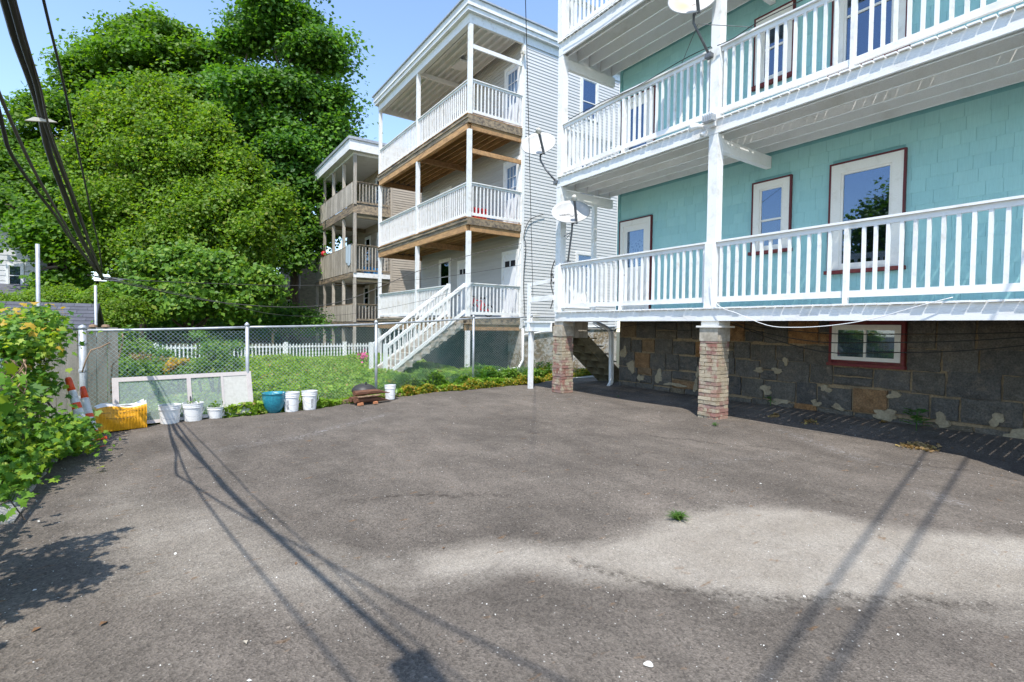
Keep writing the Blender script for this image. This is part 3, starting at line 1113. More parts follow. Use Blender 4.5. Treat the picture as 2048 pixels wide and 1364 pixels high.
YPOST = [-2.4, 1.13, 5.27, 9.37]
deck(teal, 1.70, 1.93, YD0, YD1, XD0, XD1, M['white_h'], M['green_wood'], M['white'], y_vis=.6, gap=.017)
deck(teal, 4.87, 5.11, YD0, YD1, XD0, XD1, M['white_h'], M['ceiling'], M['ceiling'], y_vis=.6, gap=.017)
deck(teal, 7.93, 8.25, YD0, YD1, XD0, XD1, M['white_h'], M['ceiling'], M['ceiling'], y_vis=3.6, gap=.012)
MB().box(7.3, 17.6, -3.3, 9.5, 11.5, 11.75).build('roof', M['white_h'], teal)  # unseen upper roof, added for the shade it casts on the third floor deck
px0, px1 = 7.695, 7.865
for y in YPOST:
    for (za, zb_) in ((1.93, 4.869), (5.112, 7.929), (8.252, 11.5)):
        mb = MB()
        mb.box(px0, px1, y - .085, y + .085, za, zb_)
        if za > 5.2 or za < 2: mb.box(px0 - .022, px0 - .001, y - .06, y + .10, za, za + 1.1)
        mb.build('post', M['white'], teal)
# tie beams from posts to wall
for y in YPOST[1:]:
    for (za, zb_) in ((4.60, 4.82), (7.66, 7.88)):
        MB().box(px1, XW - .02, y - .06, y + .04, za, zb_).build('tie_beam', M['ceiling'], teal)
for (zb_, zt) in ((2.02, 3.06), (5.20, 6.33), (8.36, 9.45)):
    zf = {2.02: 1.93, 5.20: 5.11, 8.36: 8.25}[zb_]
    sag = .0 if zb_ < 3 else (.05 if zb_ < 6 else 0)
    railing(teal, (7.76, 5.18), (7.76, 1.22), zb_, zt, wide=[1.99], zfloor=zf, sag=sag)
    railing(teal, (7.76, 9.28), (7.76, 5.36), zb_, zt, wide=[1.9], zfloor=zf, sag=-sag)
railing(teal, (7.88, 9.36), (8.78, 9.36), 2.04, 3.04, w=.038)
railing(teal, (7.88, 9.36), (9.4, 9.36), 5.22, 6.28, w=.038)
railing(teal, (7.88, 9.36), (9.4, 9.36), 8.38, 9.4, w=.038)
MB().box(8.79, 8.89, 9.31, 9.40, 1.93, 4.60).build('newel_post', M['white'], teal)

# landing, its post and the stairs going down behind the pillar
land = MB()
land.box(7.62, 7.66, 9.50, 10.55, 1.45, 1.66).box(7.66, 8.55, 10.51, 10.55, 1.45, 1.66).box(8.51, 8.55, 9.5, 10.5, 1.45, 1.66)
land = land.build('landing', M['white_h'], teal)
for k in range(8):
    MB().box(7.58, 8.6, 9.5 + k * .133, 9.5 + k * .133 + .125, 1.662, 1.70).build('floor_board', M['white'], land)
MB().box(7.63, 7.73, 10.32, 10.42, -.03, 1.448).box(7.585, 7.615, 10.32, 10.43, 1.45, 2.66).build('landing_post', M['white'], teal)
lr = MB()
lr.beam((7.61, 10.43, 2.62), (7.66, 9.46, 2.68), .05, .09).beam((7.61, 10.43, 2.24), (7.66, 9.46, 2.27), .05, .12)
lr.build('landing_rail', M['white_h'], teal)
for y in (9.55, 9.98, 10.42):
    MB().beam((8.5, y, 1.50), (10.35, y, .02), .05, .24).build('stringer', M['green_wood'], teal)
for k in range(7):
    x = 8.62 + k * .245
    z = 1.47 - k * .205
    MB().box(x, x + .27, 9.50, 10.47, z, z + .035).build('stair_tread', M['green_wood'], teal)
    MB().box(x + .005, x + .025, 9.52, 10.45, z - .17, z - .002).build('stair_riser', M['green_wood'], teal)
MB().box(8.3, 8.75, 9.42, 9.49, 1.30, 1.70).build('rim_block', M['oldwood'], teal)
for (x, y) in ((9.30, 9.16), (9.42, 9.22)):
    MB().tube([(x - .28, y + .35, 1.72), (x - .06, y + .03, 1.52), (x - .02, y, 1.40), (x, y, .30), (x - .02, y - .02, .17), (x - .13, y - .06, .10)], .042, 8).build('downspout', M['pipe'], teal, smooth=True)


# brick pillars
def brick_mesh(i, L, T, H):
    mb = MB()
    j = lambda s=.004: random.uniform(-s, s)
    x0, x1, y0, y1 = 0, L, 0, T
    pts = []
    for z in (0, H):
        for (x, y) in ((x0, y0), (x1, y0), (x1, y1), (x0, y1)):
            pts.append((x + j(), y + j(), z + j(.003)))
    mb.hexa(pts)
    return mb.mesh('brick', M['brick'])


BM = [brick_mesh(i, .245, .105, .058) for i in range(10)]


def pillar(yc, label):
    x0, w = 7.70, .335
    p = MB().box(x0 + .012, x0 + w - .012, yc - w / 2 + .012, yc + w / 2 - .012, -.05, 1.60).build('brick_pillar', M['mortar'], teal, label=label)
    z = 0.0
    c = 0
    zs = 1.36
    while z < zs - .03:
        s = 1 + .05 * (1 - z / 1.4)
        hw = w / 2 * s + random.uniform(-.004, .004)
        cx, cy = x0 + w / 2, yc
        L = 2 * hw - .105 - .008
        for k in range(4):
            ang = k * PI / 2
            kk = 1 if c % 2 else -1
            # pinwheel bond
            lx = -hw if kk > 0 else -hw + .113
            v = Vector((lx, -hw + random.uniform(-.006, .004), 0))
            v.rotate(Matrix.Rotation(ang, 3, 'Z'))
            inst('brick', random.choice(BM), (cx + v.x, cy + v.y, z + random.uniform(-.003, .003)), p, (random.uniform(-.01, .01), random.uniform(-.01, .01), ang + random.uniform(-.012, .012)), (L / .245, 1, 1))
        z += .066
        c += 1
    mb = MB()
    mb.box(x0 - .01, x0 + w + .01, yc - w / 2 - .01, yc + w / 2 + .01, 1.352, 1.585)
    mb.build('stone_cap', M['stonelight'], p)
    return p


p1 = pillar(5.27, 'second brick pillar, flaking cream paint, under the middle porch post')
MB().box(7.66, 8.10, 5.04, 5.50, 1.587, 1.617).box(7.72, 8.04, 5.1, 5.44, 1.617, 1.699).build('cap_board', M['cream'], p1)
p2 = pillar(9.33, 'red and buff brick pillar under the far left corner of the porch')
MB().box(7.72, 8.04, 9.17, 9.49, 1.587, 1.699).build('cap_board', M['oldwood'], p2)
pillar(1.13, 'brick pillar past the right edge')

# ------------------------------------------------------------------ grey house
grey = thing('grey_house', 'white sided three storey house with stacked white railed porches and flat roof', 'house', (10.25, 18.6, 0))
XG, YG, YG2 = 10.25, 14.5, 22.9
FG = Fr((XG, 0, 0), (0, 1, 0), (-1, 0, 0))
FS = Fr((0, YG, 0), (1, 0, 0), (0, -1, 0))
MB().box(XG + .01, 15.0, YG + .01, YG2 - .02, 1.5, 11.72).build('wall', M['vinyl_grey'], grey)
sw = [(12.86, 13.76, 9.45, 11.0), (12.80, 13.74, 6.2, 7.85), (12.76, 13.68, 2.85, 4.42)]
lap_siding(grey, FS, XG + .09, 14.92, 1.60, 11.32, .112, sw, 'vinyl', .020)
for i, (a, b, c, d) in enumerate(sw):
    wall_window(grey, FS, a, b, c, d, None, .10, cmat='white', sill=None, mid=.42, curtain='blind' if i == 0 else None)
mb = MB()
mb.fbox(FS, XG - .02, XG + .09, 0, .035, 1.5, 11.35).fbox(FS, 14.92, 15.03, 0, .035, 1.5, 11.35).fbox(FG, YG, YG + .10, 0, .035, 1.5, 11.3)
mb.build('corner_board', M['white'], grey)
MB().fbox(FS, XG - .03, 15.03, 0, .04, 11.33, 11.72).build('frieze', M['white_h'], grey)
MB().box(XG - .02, 15, YG - .03, YG2, -.1, 1.5).build('foundation', M['rubble'], grey)
FGo = [(15.66, 14.60, 1.9, 4.28), (19.75, 20.85, 3.0, 4.52), (18.2, 19.1, 1.9, 4.3),
       (14.60, 15.62, 5.13, 7.52), (19.7, 20.8, 6.1, 7.6), (14.60, 15.62, 8.45, 10.86), (18.9, 19.9, 9.2, 10.8)]
FGo = [(min(a, b), max(a, b), c, d) for a, b, c, d in FGo]
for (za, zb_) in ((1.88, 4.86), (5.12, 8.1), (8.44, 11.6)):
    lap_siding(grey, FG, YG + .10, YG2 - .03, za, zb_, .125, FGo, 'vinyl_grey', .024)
for (a, b, c, d) in FGo:
    if d - c < 2:
        wall_window(grey, FG, a, b, c, d, None, .13, cmat='white', sill=None, mid=.5)
    else:
        mb = MB()
        mb.fbox(FG, a, a + .11, 0, .05, c, d).fbox(FG, b - .11, b, 0, .05, c, d).fbox(FG, a + .11, b - .11, 0, .05, d - .12, d)
        dr = mb.build('door', M['white'], grey)
        if c > 3:   # doors with a grid of lights
            u0, u1, z0, z1 = a + .22, b - .22, c + 1.0, d - .26
            mb = MB()
            mb.fbox(FG, a + .11, u0, .001, .03, c, d - .12).fbox(FG, u1, b - .11, .001, .03, c, d - .12).fbox(FG, u0, u1, .001, .03, c, z0).fbox(FG, u0, u1, .001, .03, z1, d - .12)
            for k in (1, 2):
                uu = u0 + (u1 - u0) * k / 3
                mb.fbox(FG, uu - .01, uu + .01, .012, .03, z0, z1)
                zz = z0 + (z1 - z0) * k / 3
                mb.fbox(FG, u0, u1, .013, .031, zz - .01, zz + .01)
            mb.build('door_leaf', M['door'], dr)
            MB().fbox(FG, u0, u1, .001, .008, z0, z1).build('pane', M['blind'], dr)
        else:
            mb = MB()
            mb.fbox(FG, a + .11, b - .11, .001, .025, c, d - .12)
            for ux in (a + .20, (a + b) / 2 + .04):
                mb.fbox(FG, ux, ux + (b - a) / 2 - .25, .025, .035, c + .2, c + .85).fbox(FG, ux, ux + (b - a) / 2 - .25, .025, .035, c + 1.0, c + 1.7)
            mb.build('door_leaf', M['door'], dr)
            for ux in (a + .20, (a + b) / 2 + .04):
                MB().fbox(FG, ux, ux + (b - a) / 2 - .25, .026, .036, c + 1.82, c + 2.02).build('pane', M['black'], dr)
        MB().tube([FG.p(b - .17, .03, c + .95), FG.p(b - .17, .09, c + .95)], .025, 8).build('handle', M['darkmetal'], dr)

XGF = 8.06
for (zb_, zt, zr) in ((1.62, 1.87, 2.98), (4.87, 5.11, 6.25), (8.15, 8.43, 9.56)):
    fm = M['oldwood_h']
    d = deck(grey, zb_, zt, YG - .03, YG2, XGF, XG - .005, fm, M['brownwood'], M['brownwood'] if zb_ > 2 else M['oldwood'], pitch=.14, njoist=8, lip=.02, gap=.006)
    MB().box(8.10, 8.22, YG + .10, YG2 - .1, zb_ - .21, zb_ - .002).build('beam', M['brownwood'], d)
    for y in (YG + .05, 18.6, YG2 - .1):
        MB().box(8.23, XG - .03, y - .04, y + .04, zb_ - .2, zb_ - .002).build('beam', M['brownwood'], d)
    MB().box(XGF + .0, XGF + .028, YG - .035, YG2, zt - .13, zt - .04).build('fascia_trim', M['oldwood_h'], d)
GP = [14.53, 18.6, 22.82]
for y in GP:
    for (za, zb_) in ((-.1, 1.41), (1.872, 4.66), (5.112, 7.94), (8.432, 11.3)):
        MB().box(8.10, 8.23, y - .065, y + .065, za, zb_).build('post', M['white'], grey)
for lv, (zf, zr) in enumerate(((1.87, 2.98), (5.11, 6.25), (8.43, 9.56))):
    if lv == 0:
        railing(grey, (8.165, 18.53), (8.165, 15.98), zf + .07, zr, w=.036, jitter=.002)
        MB().box(8.11, 8.22, 15.86, 15.97, zf, zr + .05).build('newel_post', M['white'], grey)
    else:
        railing(grey, (8.165, 18.53), (8.165, 14.6), zf + .07, zr, w=.036, jitter=.002)
    railing(grey, (8.165, 22.75), (8.165, 18.67), zf + .07, zr, w=.036, jitter=.002)
    railing(grey, (8.24, 14.53), (XG - .03, 14.53), zf + .07, zr, w=.036, jitter=.002)
    railing(grey, (8.24, 22.82), (XG - .03, 22.82), zf + .07, zr, w=.036, jitter=.002, sp=.3)
MB().box(8.23, XG - .04, 14.50, 14.56, 10.55, 10.68).build('cross_bar', M['white_h'], grey)
MB().box(8.23, XG - .04, 14.50, 14.56, 7.2, 7.34).build('cross_bar', M['brownwood'], grey)
# roof over porch and house
MB().box(8.08, 8.25, YG - .04, YG2, 11.301, 11.60).box(8.25, XG + .0, YG - .04, YG + .05, 11.301, 11.60).box(8.25, XG, YG2 - .1, YG2, 11.301, 11.6).build('porch_beam', M['white_h'], grey)
rf = MB()
rf.box(7.92, 15.2, YG - .22, YG2 + .2, 11.74, 11.98)
rf.box(7.96, 15.1, YG - .17, YG2 + .15, 11.60, 11.739)
rf = rf.build('roof', M['white_h'], grey)
MB().box(7.86, 15.26, YG - .28, YG2 + .26, 11.981, 12.03).build('drip_edge', M['steel'], rf)
for k in range(7):
    x = 8.42 + k * .27
    MB().box(x, x + .04, YG + .06, YG2 - .11, 11.44, 11.599).build('rafter', M['ceiling'], rf)
MB().box(8.26, XG - .01, 18.55, 18.66, 11.26, 11.42).build('beam', M['ceiling'], rf)
MB().box(9.0, 9.5, 16.8, 17.5, 11.36, 11.43).build('hatch', M['ceiling'], rf)
MB().box(10.10, 10.24, 14.35, 14.46, 10.92, 11.0).box(10.14, 10.2, 14.3, 14.36, 10.86, 10.98).build('porch_light', M['lightbox'], grey)
# stairs
ns = 9
sx0, sx1 = 8.06, 5.42
st = MB()
for y in (14.66, 15.84):
    pts = []
    st.hexa([(sx0, y - .03, 1.50), (sx0, y + .03, 1.50), (sx1 - .05, y + .03, -.25), (sx1 - .05, y - .03, -.25), (sx0, y - .03, 1.86), (sx0, y + .03, 1.86), (sx1 - .05, y + .03, .05), (sx1 - .05, y - .03, .05)])
st = st.build('staircase', M['stair_conc'], grey)
for k in range(ns):
    x = sx0 - (k + 1) * (sx0 - sx1) / ns
    z = 1.87 - (k + 1) * 2.0 / (ns + 1)
    MB().box(x - .03, x + .31, 14.60, 15.90, z - .045, z).build('tread', M['stair_conc'], st)
    MB().box(x + .26, x + .285, 14.64, 15.86, z + .001, z + .155).build('riser', M['stair_conc'], st)
    MB().box(x + .01, x + .27, 14.605, 14.635, z - .20, z - .046).build('step_side', M['stair_conc'], st)
for y in (14.62, 15.88):
    slope = 2.0 / (sx0 - sx1)
    mb = MB()
    mb.beam((sx0 + .05, y, 2.93), (sx1 + .02, y, .90), .09, .09).beam((sx0 + .05, y, 2.05), (sx1 + .02, y, .05), .045, .10)
    r = mb.build('stair_rail', M['white'], grey)
    bm_ = baluster_mesh(.82, .036, 'white')
    for k in range(17):
        x = sx0 - .08 - k * .15
        inst('baluster', bm_, (x, y, 2.05 - (sx0 + .05 - x) * (2.0 / (sx0 - sx1 + .03)) + .02), r)
    MB().box(sx1 - .06, sx1 + .05, y - .055, y + .055, -.15, 1.0).build('newel_post', M['white'], grey)
# pipes on the stone
MB().tube([(10.30, 14.40, 1.5), (10.32, 14.40, .4), (10.1, 14.35, .12), (9.2, 14.2, .07), (7.4, 13.6, .05)], .05, 8).build('drain_pipe', M['pipe'], grey, smooth=True)
MB().tube([(10.35, 14.40, 1.28), (12.6, 14.42, 1.55), (14.9, 14.42, 1.62)], .035, 8).build('drain_pipe', M['pipe'], grey, smooth=True)
MB().box(10.75, 10.98, 14.32, 14.47, 1.62, 1.98).build('meter_box', M['lightbox'], grey)
# dark mesh skirt; the shade under the porch is put into its colour
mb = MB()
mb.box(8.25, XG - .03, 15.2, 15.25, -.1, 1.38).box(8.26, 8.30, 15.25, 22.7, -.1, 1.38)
mb.build('skirt', mat('shaded_green_mesh', (.028, .045, .040), (.015, .022, .02), 14, .4, .7, .9), grey)

# ------------------------------------------------------------------ brown house
brown = thing('brown_house', 'tan sided house with weathered unpainted wooden porches beyond the grey stairs', 'house', (10, 30, 0))
XB, YB, YB2 = 9.98, 26.3, 34.2
FB = Fr((XB, 0, 0), (0, 1, 0), (-1, 0, 0))
FBs = Fr((0, YB, 0), (1, 0, 0), (0, -1, 0))
MB().box(XB + .01, 15, YB + .01, YB2, -.1, 10.6).build('wall', M['tan'], brown)
lap_siding(brown, FBs, XB + .1, 14.9, .9, 10.5, .13, [], 'tan')
MB().fbox(FBs, XB, XB + .1, 0, .03, .5, 10.5).build('corner_board', M['tan'], brown)
bo = [(27.6, 28.6, 2.5, 3.9), (29.6, 30.6, 2.5, 3.9), (27.3, 28.3, 5.2, 6.8), (29.4, 30.4, 5.2, 6.8), (27.5, 28.5, 8.5, 9.9)]
for (za, zb_) in ((1.7, 4.0), (4.25, 7.3), (7.77, 10.4)):
    lap_siding(brown, FB, YB + .05, YB2, za, zb_, .2, bo, 'tan', .03)
for (a, b, c, d) in bo:
    wall_window(brown, FB, a, b, c, d, None, .13, cmat='white', sill=None, mid=.5)
for lv, (zb_, zt, zr) in enumerate(((1.45, 1.68, 2.65), (4.02, 4.25, 5.72), (7.32, 7.76, 8.95))):
    mb = MB()
    mb.box(7.96, 8.0, YB - .03, YB2, zb_, zt)
    d = mb.build('deck', M['oldwood_h'], brown)
    MB().box(8.0, XB - .01, YB + .02, YB2, zt - .04, zt).build('floor_panel', M['oldwood'], d)
    MB().box(8.0, XB - .01, YB + .06, YB2, zb_ + .02, zb_ + .04).build('soffit', M['ceiling'], d)
    MB().box(8.0, XB - .01, YB - .03, YB + .01, zb_, zt).build('side_fascia', M['white_h'] if lv == 1 else M['oldwood_h'], d)
    # solid board fence along the front, every board a piece
    f = MB().box(7.99, 8.10, YB + .08, YB2 - .1, zr - .05, zr).box(7.99, 8.07, YB + .08, YB2 - .1, zt + .12, zt + .18).build('board_railing', M['oldwood_h'], brown)
    bme = MB().box(-.014, .014, 0, .19, 0, zr - .06 - zt - .04).mesh('board', M['oldwood'])
    y = YB + .1
    while y < YB2 - .25:
        inst('board', bme, (7.975, y, zt + .04), f)
        y += .2
    rr = railing(brown, (8.06, YB + .0), (XB - .05, YB + .0), zt + .1, zr, sp=.17, w=.04, mt='oldwood')
for y in (26.3, 28.25, 30.3, 32.3, 34.1):
    for (za, zb_) in ((-.1, 1.449), (1.681, 4.019), (4.251, 7.319), (7.761, 10.3)):
        MB().box(8.0, 8.14, y - .07, y + .07, za, zb_).build('post', M['oldwood'], brown)
for y in (YB, 30.3):
    MB().box(8.14, XB - .02, y + .02, y + .12, 4.0 - .2, 4.0).box(8.14, XB - .02, y + .02, y + .12, 7.1, 7.3).build('beam', M['green_wood'], brown)
rb = MB().box(7.7, 15.1, YB - .3, YB2 + .3, 10.42, 10.95).build('roof', M['white_h'], brown)
MB().box(7.64, 15.2, YB - .36, YB2 + .36, 10.951, 11.08).build('drip_edge', M['steel'], rb)
MB().box(8.0, XB, YB, YB2, 10.3, 10.419).build('soffit', M['ceiling'], rb)
t_ = thing('towel', 'pale blue towel hung over the weathered second floor railing', 'towel', (7.95, 27.0, 5.2))
mb = MB()
for s in (-1, 1):
    pts = []
    for i in range(7):
        u = 26.55 + i * .15
        pts.append((7.945 - (.0 if s < 0 else -.17) + .012 * math.sin(i * 2.1), u))
    for i in range(6):
        zlo = (4.75 - .12 * math.sin(i * .9)) if s < 0 else 5.3
        mb.poly([(pts[i][0], pts[i][1], 5.74), (pts[i + 1][0], pts[i + 1][1], 5.74), (pts[i + 1][0] - .01, pts[i + 1][1], zlo), (pts[i][0] - .01, pts[i][1], zlo)])
mb.box(7.945, 8.115, 26.55, 27.45, 5.735, 5.745)
mb.build('cloth', M['towel'], t_)
o = MB().lathe((9.0, 27.0, 4.25), [(.2, 0), (.26, .35), (.28, .36), (.28, .4)], 14).box(9.2, 9.7, 26.7, 27.1, 4.25, 4.62).build('storage_tub', M['bluepl'])
tag(o, 'blue plastic tub behind the balusters on the weathered porch', 'tub')
o = MB().lathe((8.0, 32.2, 5.72), [(.10, 0), (.17, .08), (.16, .22), (.08, .3)], 12).build('beach_ball', M['redpl'], smooth=True)
tag(o, 'small red ball shaped object on the far corner of the weathered railing', 'ball')

# a further porch glimpsed between trees and the brown house
far = thing('far_porch_house', 'shadowed tan house with a dark railed porch glimpsed left of the weathered porches', 'house', (9, 42, 0))
MB().box(8.6, 16, 42, 50, -.1, 7.2).build('wall', M['green_wood'], far)  # dark wood colour stands in for the shade on this tan wall
d = MB().box(6.6, 8.6, 41.8, 48, 4.0, 4.25).box(6.6, 6.75, 41.8, 41.95, -.1, 4.0).box(6.6, 8.6, 41.8, 48, .9, 1.1).build('porch', M['green_wood'], far)
for k in range(11):
    MB().box(6.6 + k * .19, 6.72 + k * .19, 41.75, 41.78, 4.3, 5.2).build('board', M['oldwood'], d)
MB().box(6.6, 8.6, 41.7, 41.78, 5.2, 5.3).build('rail', M['oldwood'], d)
FF = Fr((8.6, 0, 0), (0, 1, 0), (-1, 0, 0))
wall_window(far, FF, 43, 44.2, 2, 3.6, None, .12, cmat='white', sill=None)
wall_window(far, FF, 45.5, 46.7, 2, 3.6, None, .12, cmat='white', sill=None)

# ------------------------------------------------------------------ white house far left
lh = thing('white_gabled_house', 'white clapboard gabled house partly hidden by trees at the far left', 'house', (-9, 34, 0))
MB().box(-14, -5.2, 34, 44, -.1, 5.0).build('wall', M['vinyl'], lh)
mb = MB()
mb.hexa([(-13.9, 34.02, 5.0), (-5.3, 34.02, 5.0), (-5.3, 43.9, 5.0), (-13.9, 43.9, 5.0), (-9.62, 34.02, 8.6), (-9.58, 34.02, 8.6), (-9.58, 43.9, 8.6), (-9.62, 43.9, 8.6)])
mb.build('gable', M['vinyl'], lh)
mb = MB()
for s in (-1, 1):
    mb.beam((-9.6, 33.6, 8.75), (-9.6 + s * 4.8, 33.6, 4.85), .25, .16, (0, 1, 0))
mb.build('rake_board', M['white'], lh)
mb = MB()
for s in (-1, 1):
    mb.hexa([(-9.6, 33.5, 8.7), (-9.6 + s * 4.9, 33.5, 4.8), (-9.6 + s * 4.9, 44.3, 4.8), (-9.6, 44.3, 8.7), (-9.6, 33.5, 8.85), (-9.6 + s * 4.95, 33.5, 4.95), (-9.6 + s * 4.95, 44.3, 4.95), (-9.6, 44.3, 8.85)])
mb.build('roof', M['roofshingle'], lh)
FL = Fr((0, 34, 0), (1, 0, 0), (0, -1, 0))
lap_siding(lh, FL, -9.5, -5.3, .5, 4.95, .25, [(-6.35, -5.75, 3.2, 4.3)], 'vinyl')
wall_window(lh, FL, -6.35, -5.72, 3.2, 4.3, None, .09, cmat='white', sill=None, curtain='curtain')
mb = MB()
mb.hexa([(-12, 31.5, 2.5), (-5.3, 31.5, 2.5), (-5.3, 33.98, 3.2), (-12, 33.98, 3.2), (-12, 31.5, 2.62), (-5.3, 31.5, 2.62), (-5.3, 33.98, 3.32), (-12, 33.98, 3.32)])
mb.build('porch_roof', M['roofshingle'], lh)
MB().box(-12, -5.35, 31.55, 31.65, 2.2, 2.49).box(-5.5, -5.35, 31.5, 31.65, 0, 2.3).box(-8.1, -8.0, 31.5, 31.65, 0, 2.3).build('porch_frame', M['white'], lh)

# ------------------------------------------------------------------ shed
shed = thing('garden_shed', 'low shed with a dark grey shingled gable roof behind the maple shrub', 'shed', (-3.4, 14.5, 0))
A = atY(196, 608, 15.2)
B = atY(186, 656, 14.0)
zr_, ze = A[2], B[2]
xe = A[0]
MB().box(-7.5, xe - .15, 14.25, 16.1, -.1, ze + .02).build('wall', M['oldwood'], shed)
mb = MB()
mb.hexa([(-7.5, 14.25, ze), (xe - .15, 14.25, ze), (xe - .15, 16.2, ze), (-7.5, 16.2, ze), (-7.5, 15.19, zr_ - .05), (xe - .15, 15.19, zr_ - .05), (xe - .15, 15.21, zr_ - .05), (-7.5, 15.21, zr_ - .05)])
mb.build('gable', M['oldwood'], shed)
rs = MB()
rs.hexa([(-7.6, 14.0, ze - .06), (xe, 14.0, ze - .06), (xe, 15.2, zr_ - .03), (-7.6, 15.2, zr_ - .03), (-7.6, 14.0, ze - .02), (xe, 14.0, ze - .02), (xe, 15.2, zr_), (-7.6, 15.2, zr_)])
rs.hexa([(-7.6, 16.4, ze - .06), (xe, 16.4, ze - .06), (xe, 15.2, zr_ - .03), (-7.6, 15.2, zr_ - .03), (-7.6, 16.4, ze - .02), (xe, 16.4, ze - .02), (xe, 15.2, zr_), (-7.6, 15.2, zr_)])
rs = rs.build('roof', M['roofshingle'], shed)
for i in range(7):
    s0, s1 = i / 7, (i + 1) / 7
    x = -5.2 + random.uniform(-.2, 0)
    while x < xe - .02:
        w = min(random.choice((.22, .3, .3)), xe - x)
        y0, y1 = 14.0 + 1.2 * s0 - .01, 14.0 + 1.2 * s1
        za, zb_ = ze - .02 + (zr_ - ze + .02) * s0, ze - .02 + (zr_ - ze + .02) * s1
        MB().hexa([(x, y0, za), (x + w - .006, y0, za), (x + w - .006, y1, zb_), (x, y1, zb_), (x, y0, za + .016), (x + w - .006, y0, za + .016), (x + w - .006, y1, zb_ + .004), (x, y1, zb_ + .004)]).build('shingle', M['roofshingle'], rs)
        x += w
mb = MB()
mb.beam((xe + .02, 14.0, ze - .05), (xe + .02, 15.2, zr_ - .03), .03, .10).beam((xe + .02, 16.4, ze - .05), (xe + .02, 15.2, zr_ - .03), .03, .10)
mb.build('rake_board', M['darkmetal'], shed)

# metal poles
for (px, ty, Y, r, lab) in ((75, 488, 12.6, .032, 'tall bare galvanised pole rising in front of the shed roof'), (191, 571, 11.6, .022, 'thin short metal pole by the gable end of the shed')):
    p = atY(px, ty, Y)
    o = MB().tube([(p[0], p[1], -.1), (p[0], p[1], p[2])], r, 10).build('metal_pole', M['steel'], smooth=True)
    tag(o, lab, 'pole', 'metal poles near the shed')

# wooden fence pieces behind the corner post
wf = thing('plank_fence', 'short length of grey weathered plank fence behind the chain link corner post', 'fence', (-1, 10.7, 0))
x = -1.62
while x < -.74:
    w = random.uniform(.12, .15)
    dpt = 10.62 if x > -1.1 else 10.9
    h = (1.46 if x > -1.1 else 1.40) + random.uniform(-.01, .01)
    MB().box(x, x + w - .008, dpt, dpt + .022, -.1, h).build('plank', M['fenceplank'], wf)
    x += w
MB().box(-1.1, -.72, 10.645, 10.70, 1.2, 1.3).box(-1.7, -1.1, 10.925, 10.97, 1.15, 1.25).build('rail', M['fenceplank'], wf)
for xx in (-.98, -.82):
    MB().lathe((xx, 10.66, 1.46), [(.05, 0), (.06, .01), (.05, .04), (.02, .05)], 10).build('post_cap', M['timber_l'], wf)

# ------------------------------------------------------------------ picket fence
pf = thing('white_picket_fence', 'low white picket fence across the back of the weedy yard', 'fence', (3.4, 22, 0))
MB().box(-.9, 7.75, 22.03, 22.07, .60, .67).box(-.9, 7.75, 22.03, 22.07, .12, .19).build('rail', M['white_h'], pf)
pk = MB()
pk.box(-.024, .024, 0, .022, 0, .70)
pk.hexa([(-.024, 0, .70), (.024, 0, .70), (.024, .022, .70), (-.024, .022, .70), (-.004, 0, .75), (.004, 0, .75), (.004, .022, .75), (-.004, .022, .75)])
pk = pk.mesh('picket', M['white'])
x = -.85
while x < 7.72:
    inst('picket', pk, (x, 22.0, .02 + random.uniform(-.01, .01)), pf)
    x += .125
for x in (-.3, 1.55, 4.0, 6.35):
    MB().box(x - .07, x + .07, 21.97, 22.09, -.1, .82).build('post', M['white'], pf)

# ------------------------------------------------------------------ chain link fences


def chain_link(parent, a, b, z0, z1, pitch=.066, r=.0030, seg=3):
    """diamond wire mesh between plan points a and b"""
    a, b = Vector(a), Vector(b)
    L = (b - a).length
    d = (b - a) / L
    H = z1 - z0
    nrm = Vector((-d.y, d.x))
    V, F_ = [], []
    n = int((L + H) / pitch)
    for sgn in (1, -1):
        for k in range(-1, n + 1):
            s0 = k * pitch - (H if sgn > 0 else 0)
            s1 = s0 + H * sgn if sgn > 0 else k * pitch - H
            # param line: s from start at z0 to end at z1
            S0 = s0 if sgn > 0 else k * pitch
            S1 = S0 + sgn * H
            t0, t1 = 0.0, 1.0
            lo, hi = min(S0, S1), max(S0, S1)
            if hi <= 0 or lo >= L: continue
            if S1 != S0:
                ta, tb_ = (0 - S0) / (S1 - S0), (L - S0) / (S1 - S0)
                if ta > tb_: ta, tb_ = tb_, ta
                t0, t1 = max(t0, ta), min(t1, tb_)
            if t1 - t0 < .01: continue
            m_ = 3
            base = len(V)
            for q in range(m_ + 1):
                tt = t0 + (t1 - t0) * q / m_
                s = S0 + (S1 - S0) * tt
                z = z0 + H * tt
                wob = .010 * math.sin(s * 3.1 + z * 2) + .004 * sgn
                p = a + d * s + nrm * wob
                for c in range(3):
                    an = 2 * PI * c / 3
                    V.append((p.x + nrm.x * r * math.cos(an) + d.x * sgn * -.7 * r * math.sin(an), p.y + nrm.y * r * math.cos(an) + d.y * sgn * -.7 * r * math.sin(an), z + .7 * r * math.sin(an)))
            for q in range(m_):
                for c in range(3):
                    c2 = (c + 1) % 3
                    F_.append((base + q * 3 + c, base + q * 3 + c2, base + (q + 1) * 3 + c2, base + (q + 1) * 3 + c))
    me = bpy.data.meshes.new('wire_mesh')
    me.from_pydata(V, [], F_)
    me.materials.append(M['mesh'])
    o = bpy.data.objects.new('wire_mesh', me)
    add(o, parent)
    o['kind'] = 'stuff'
    return o


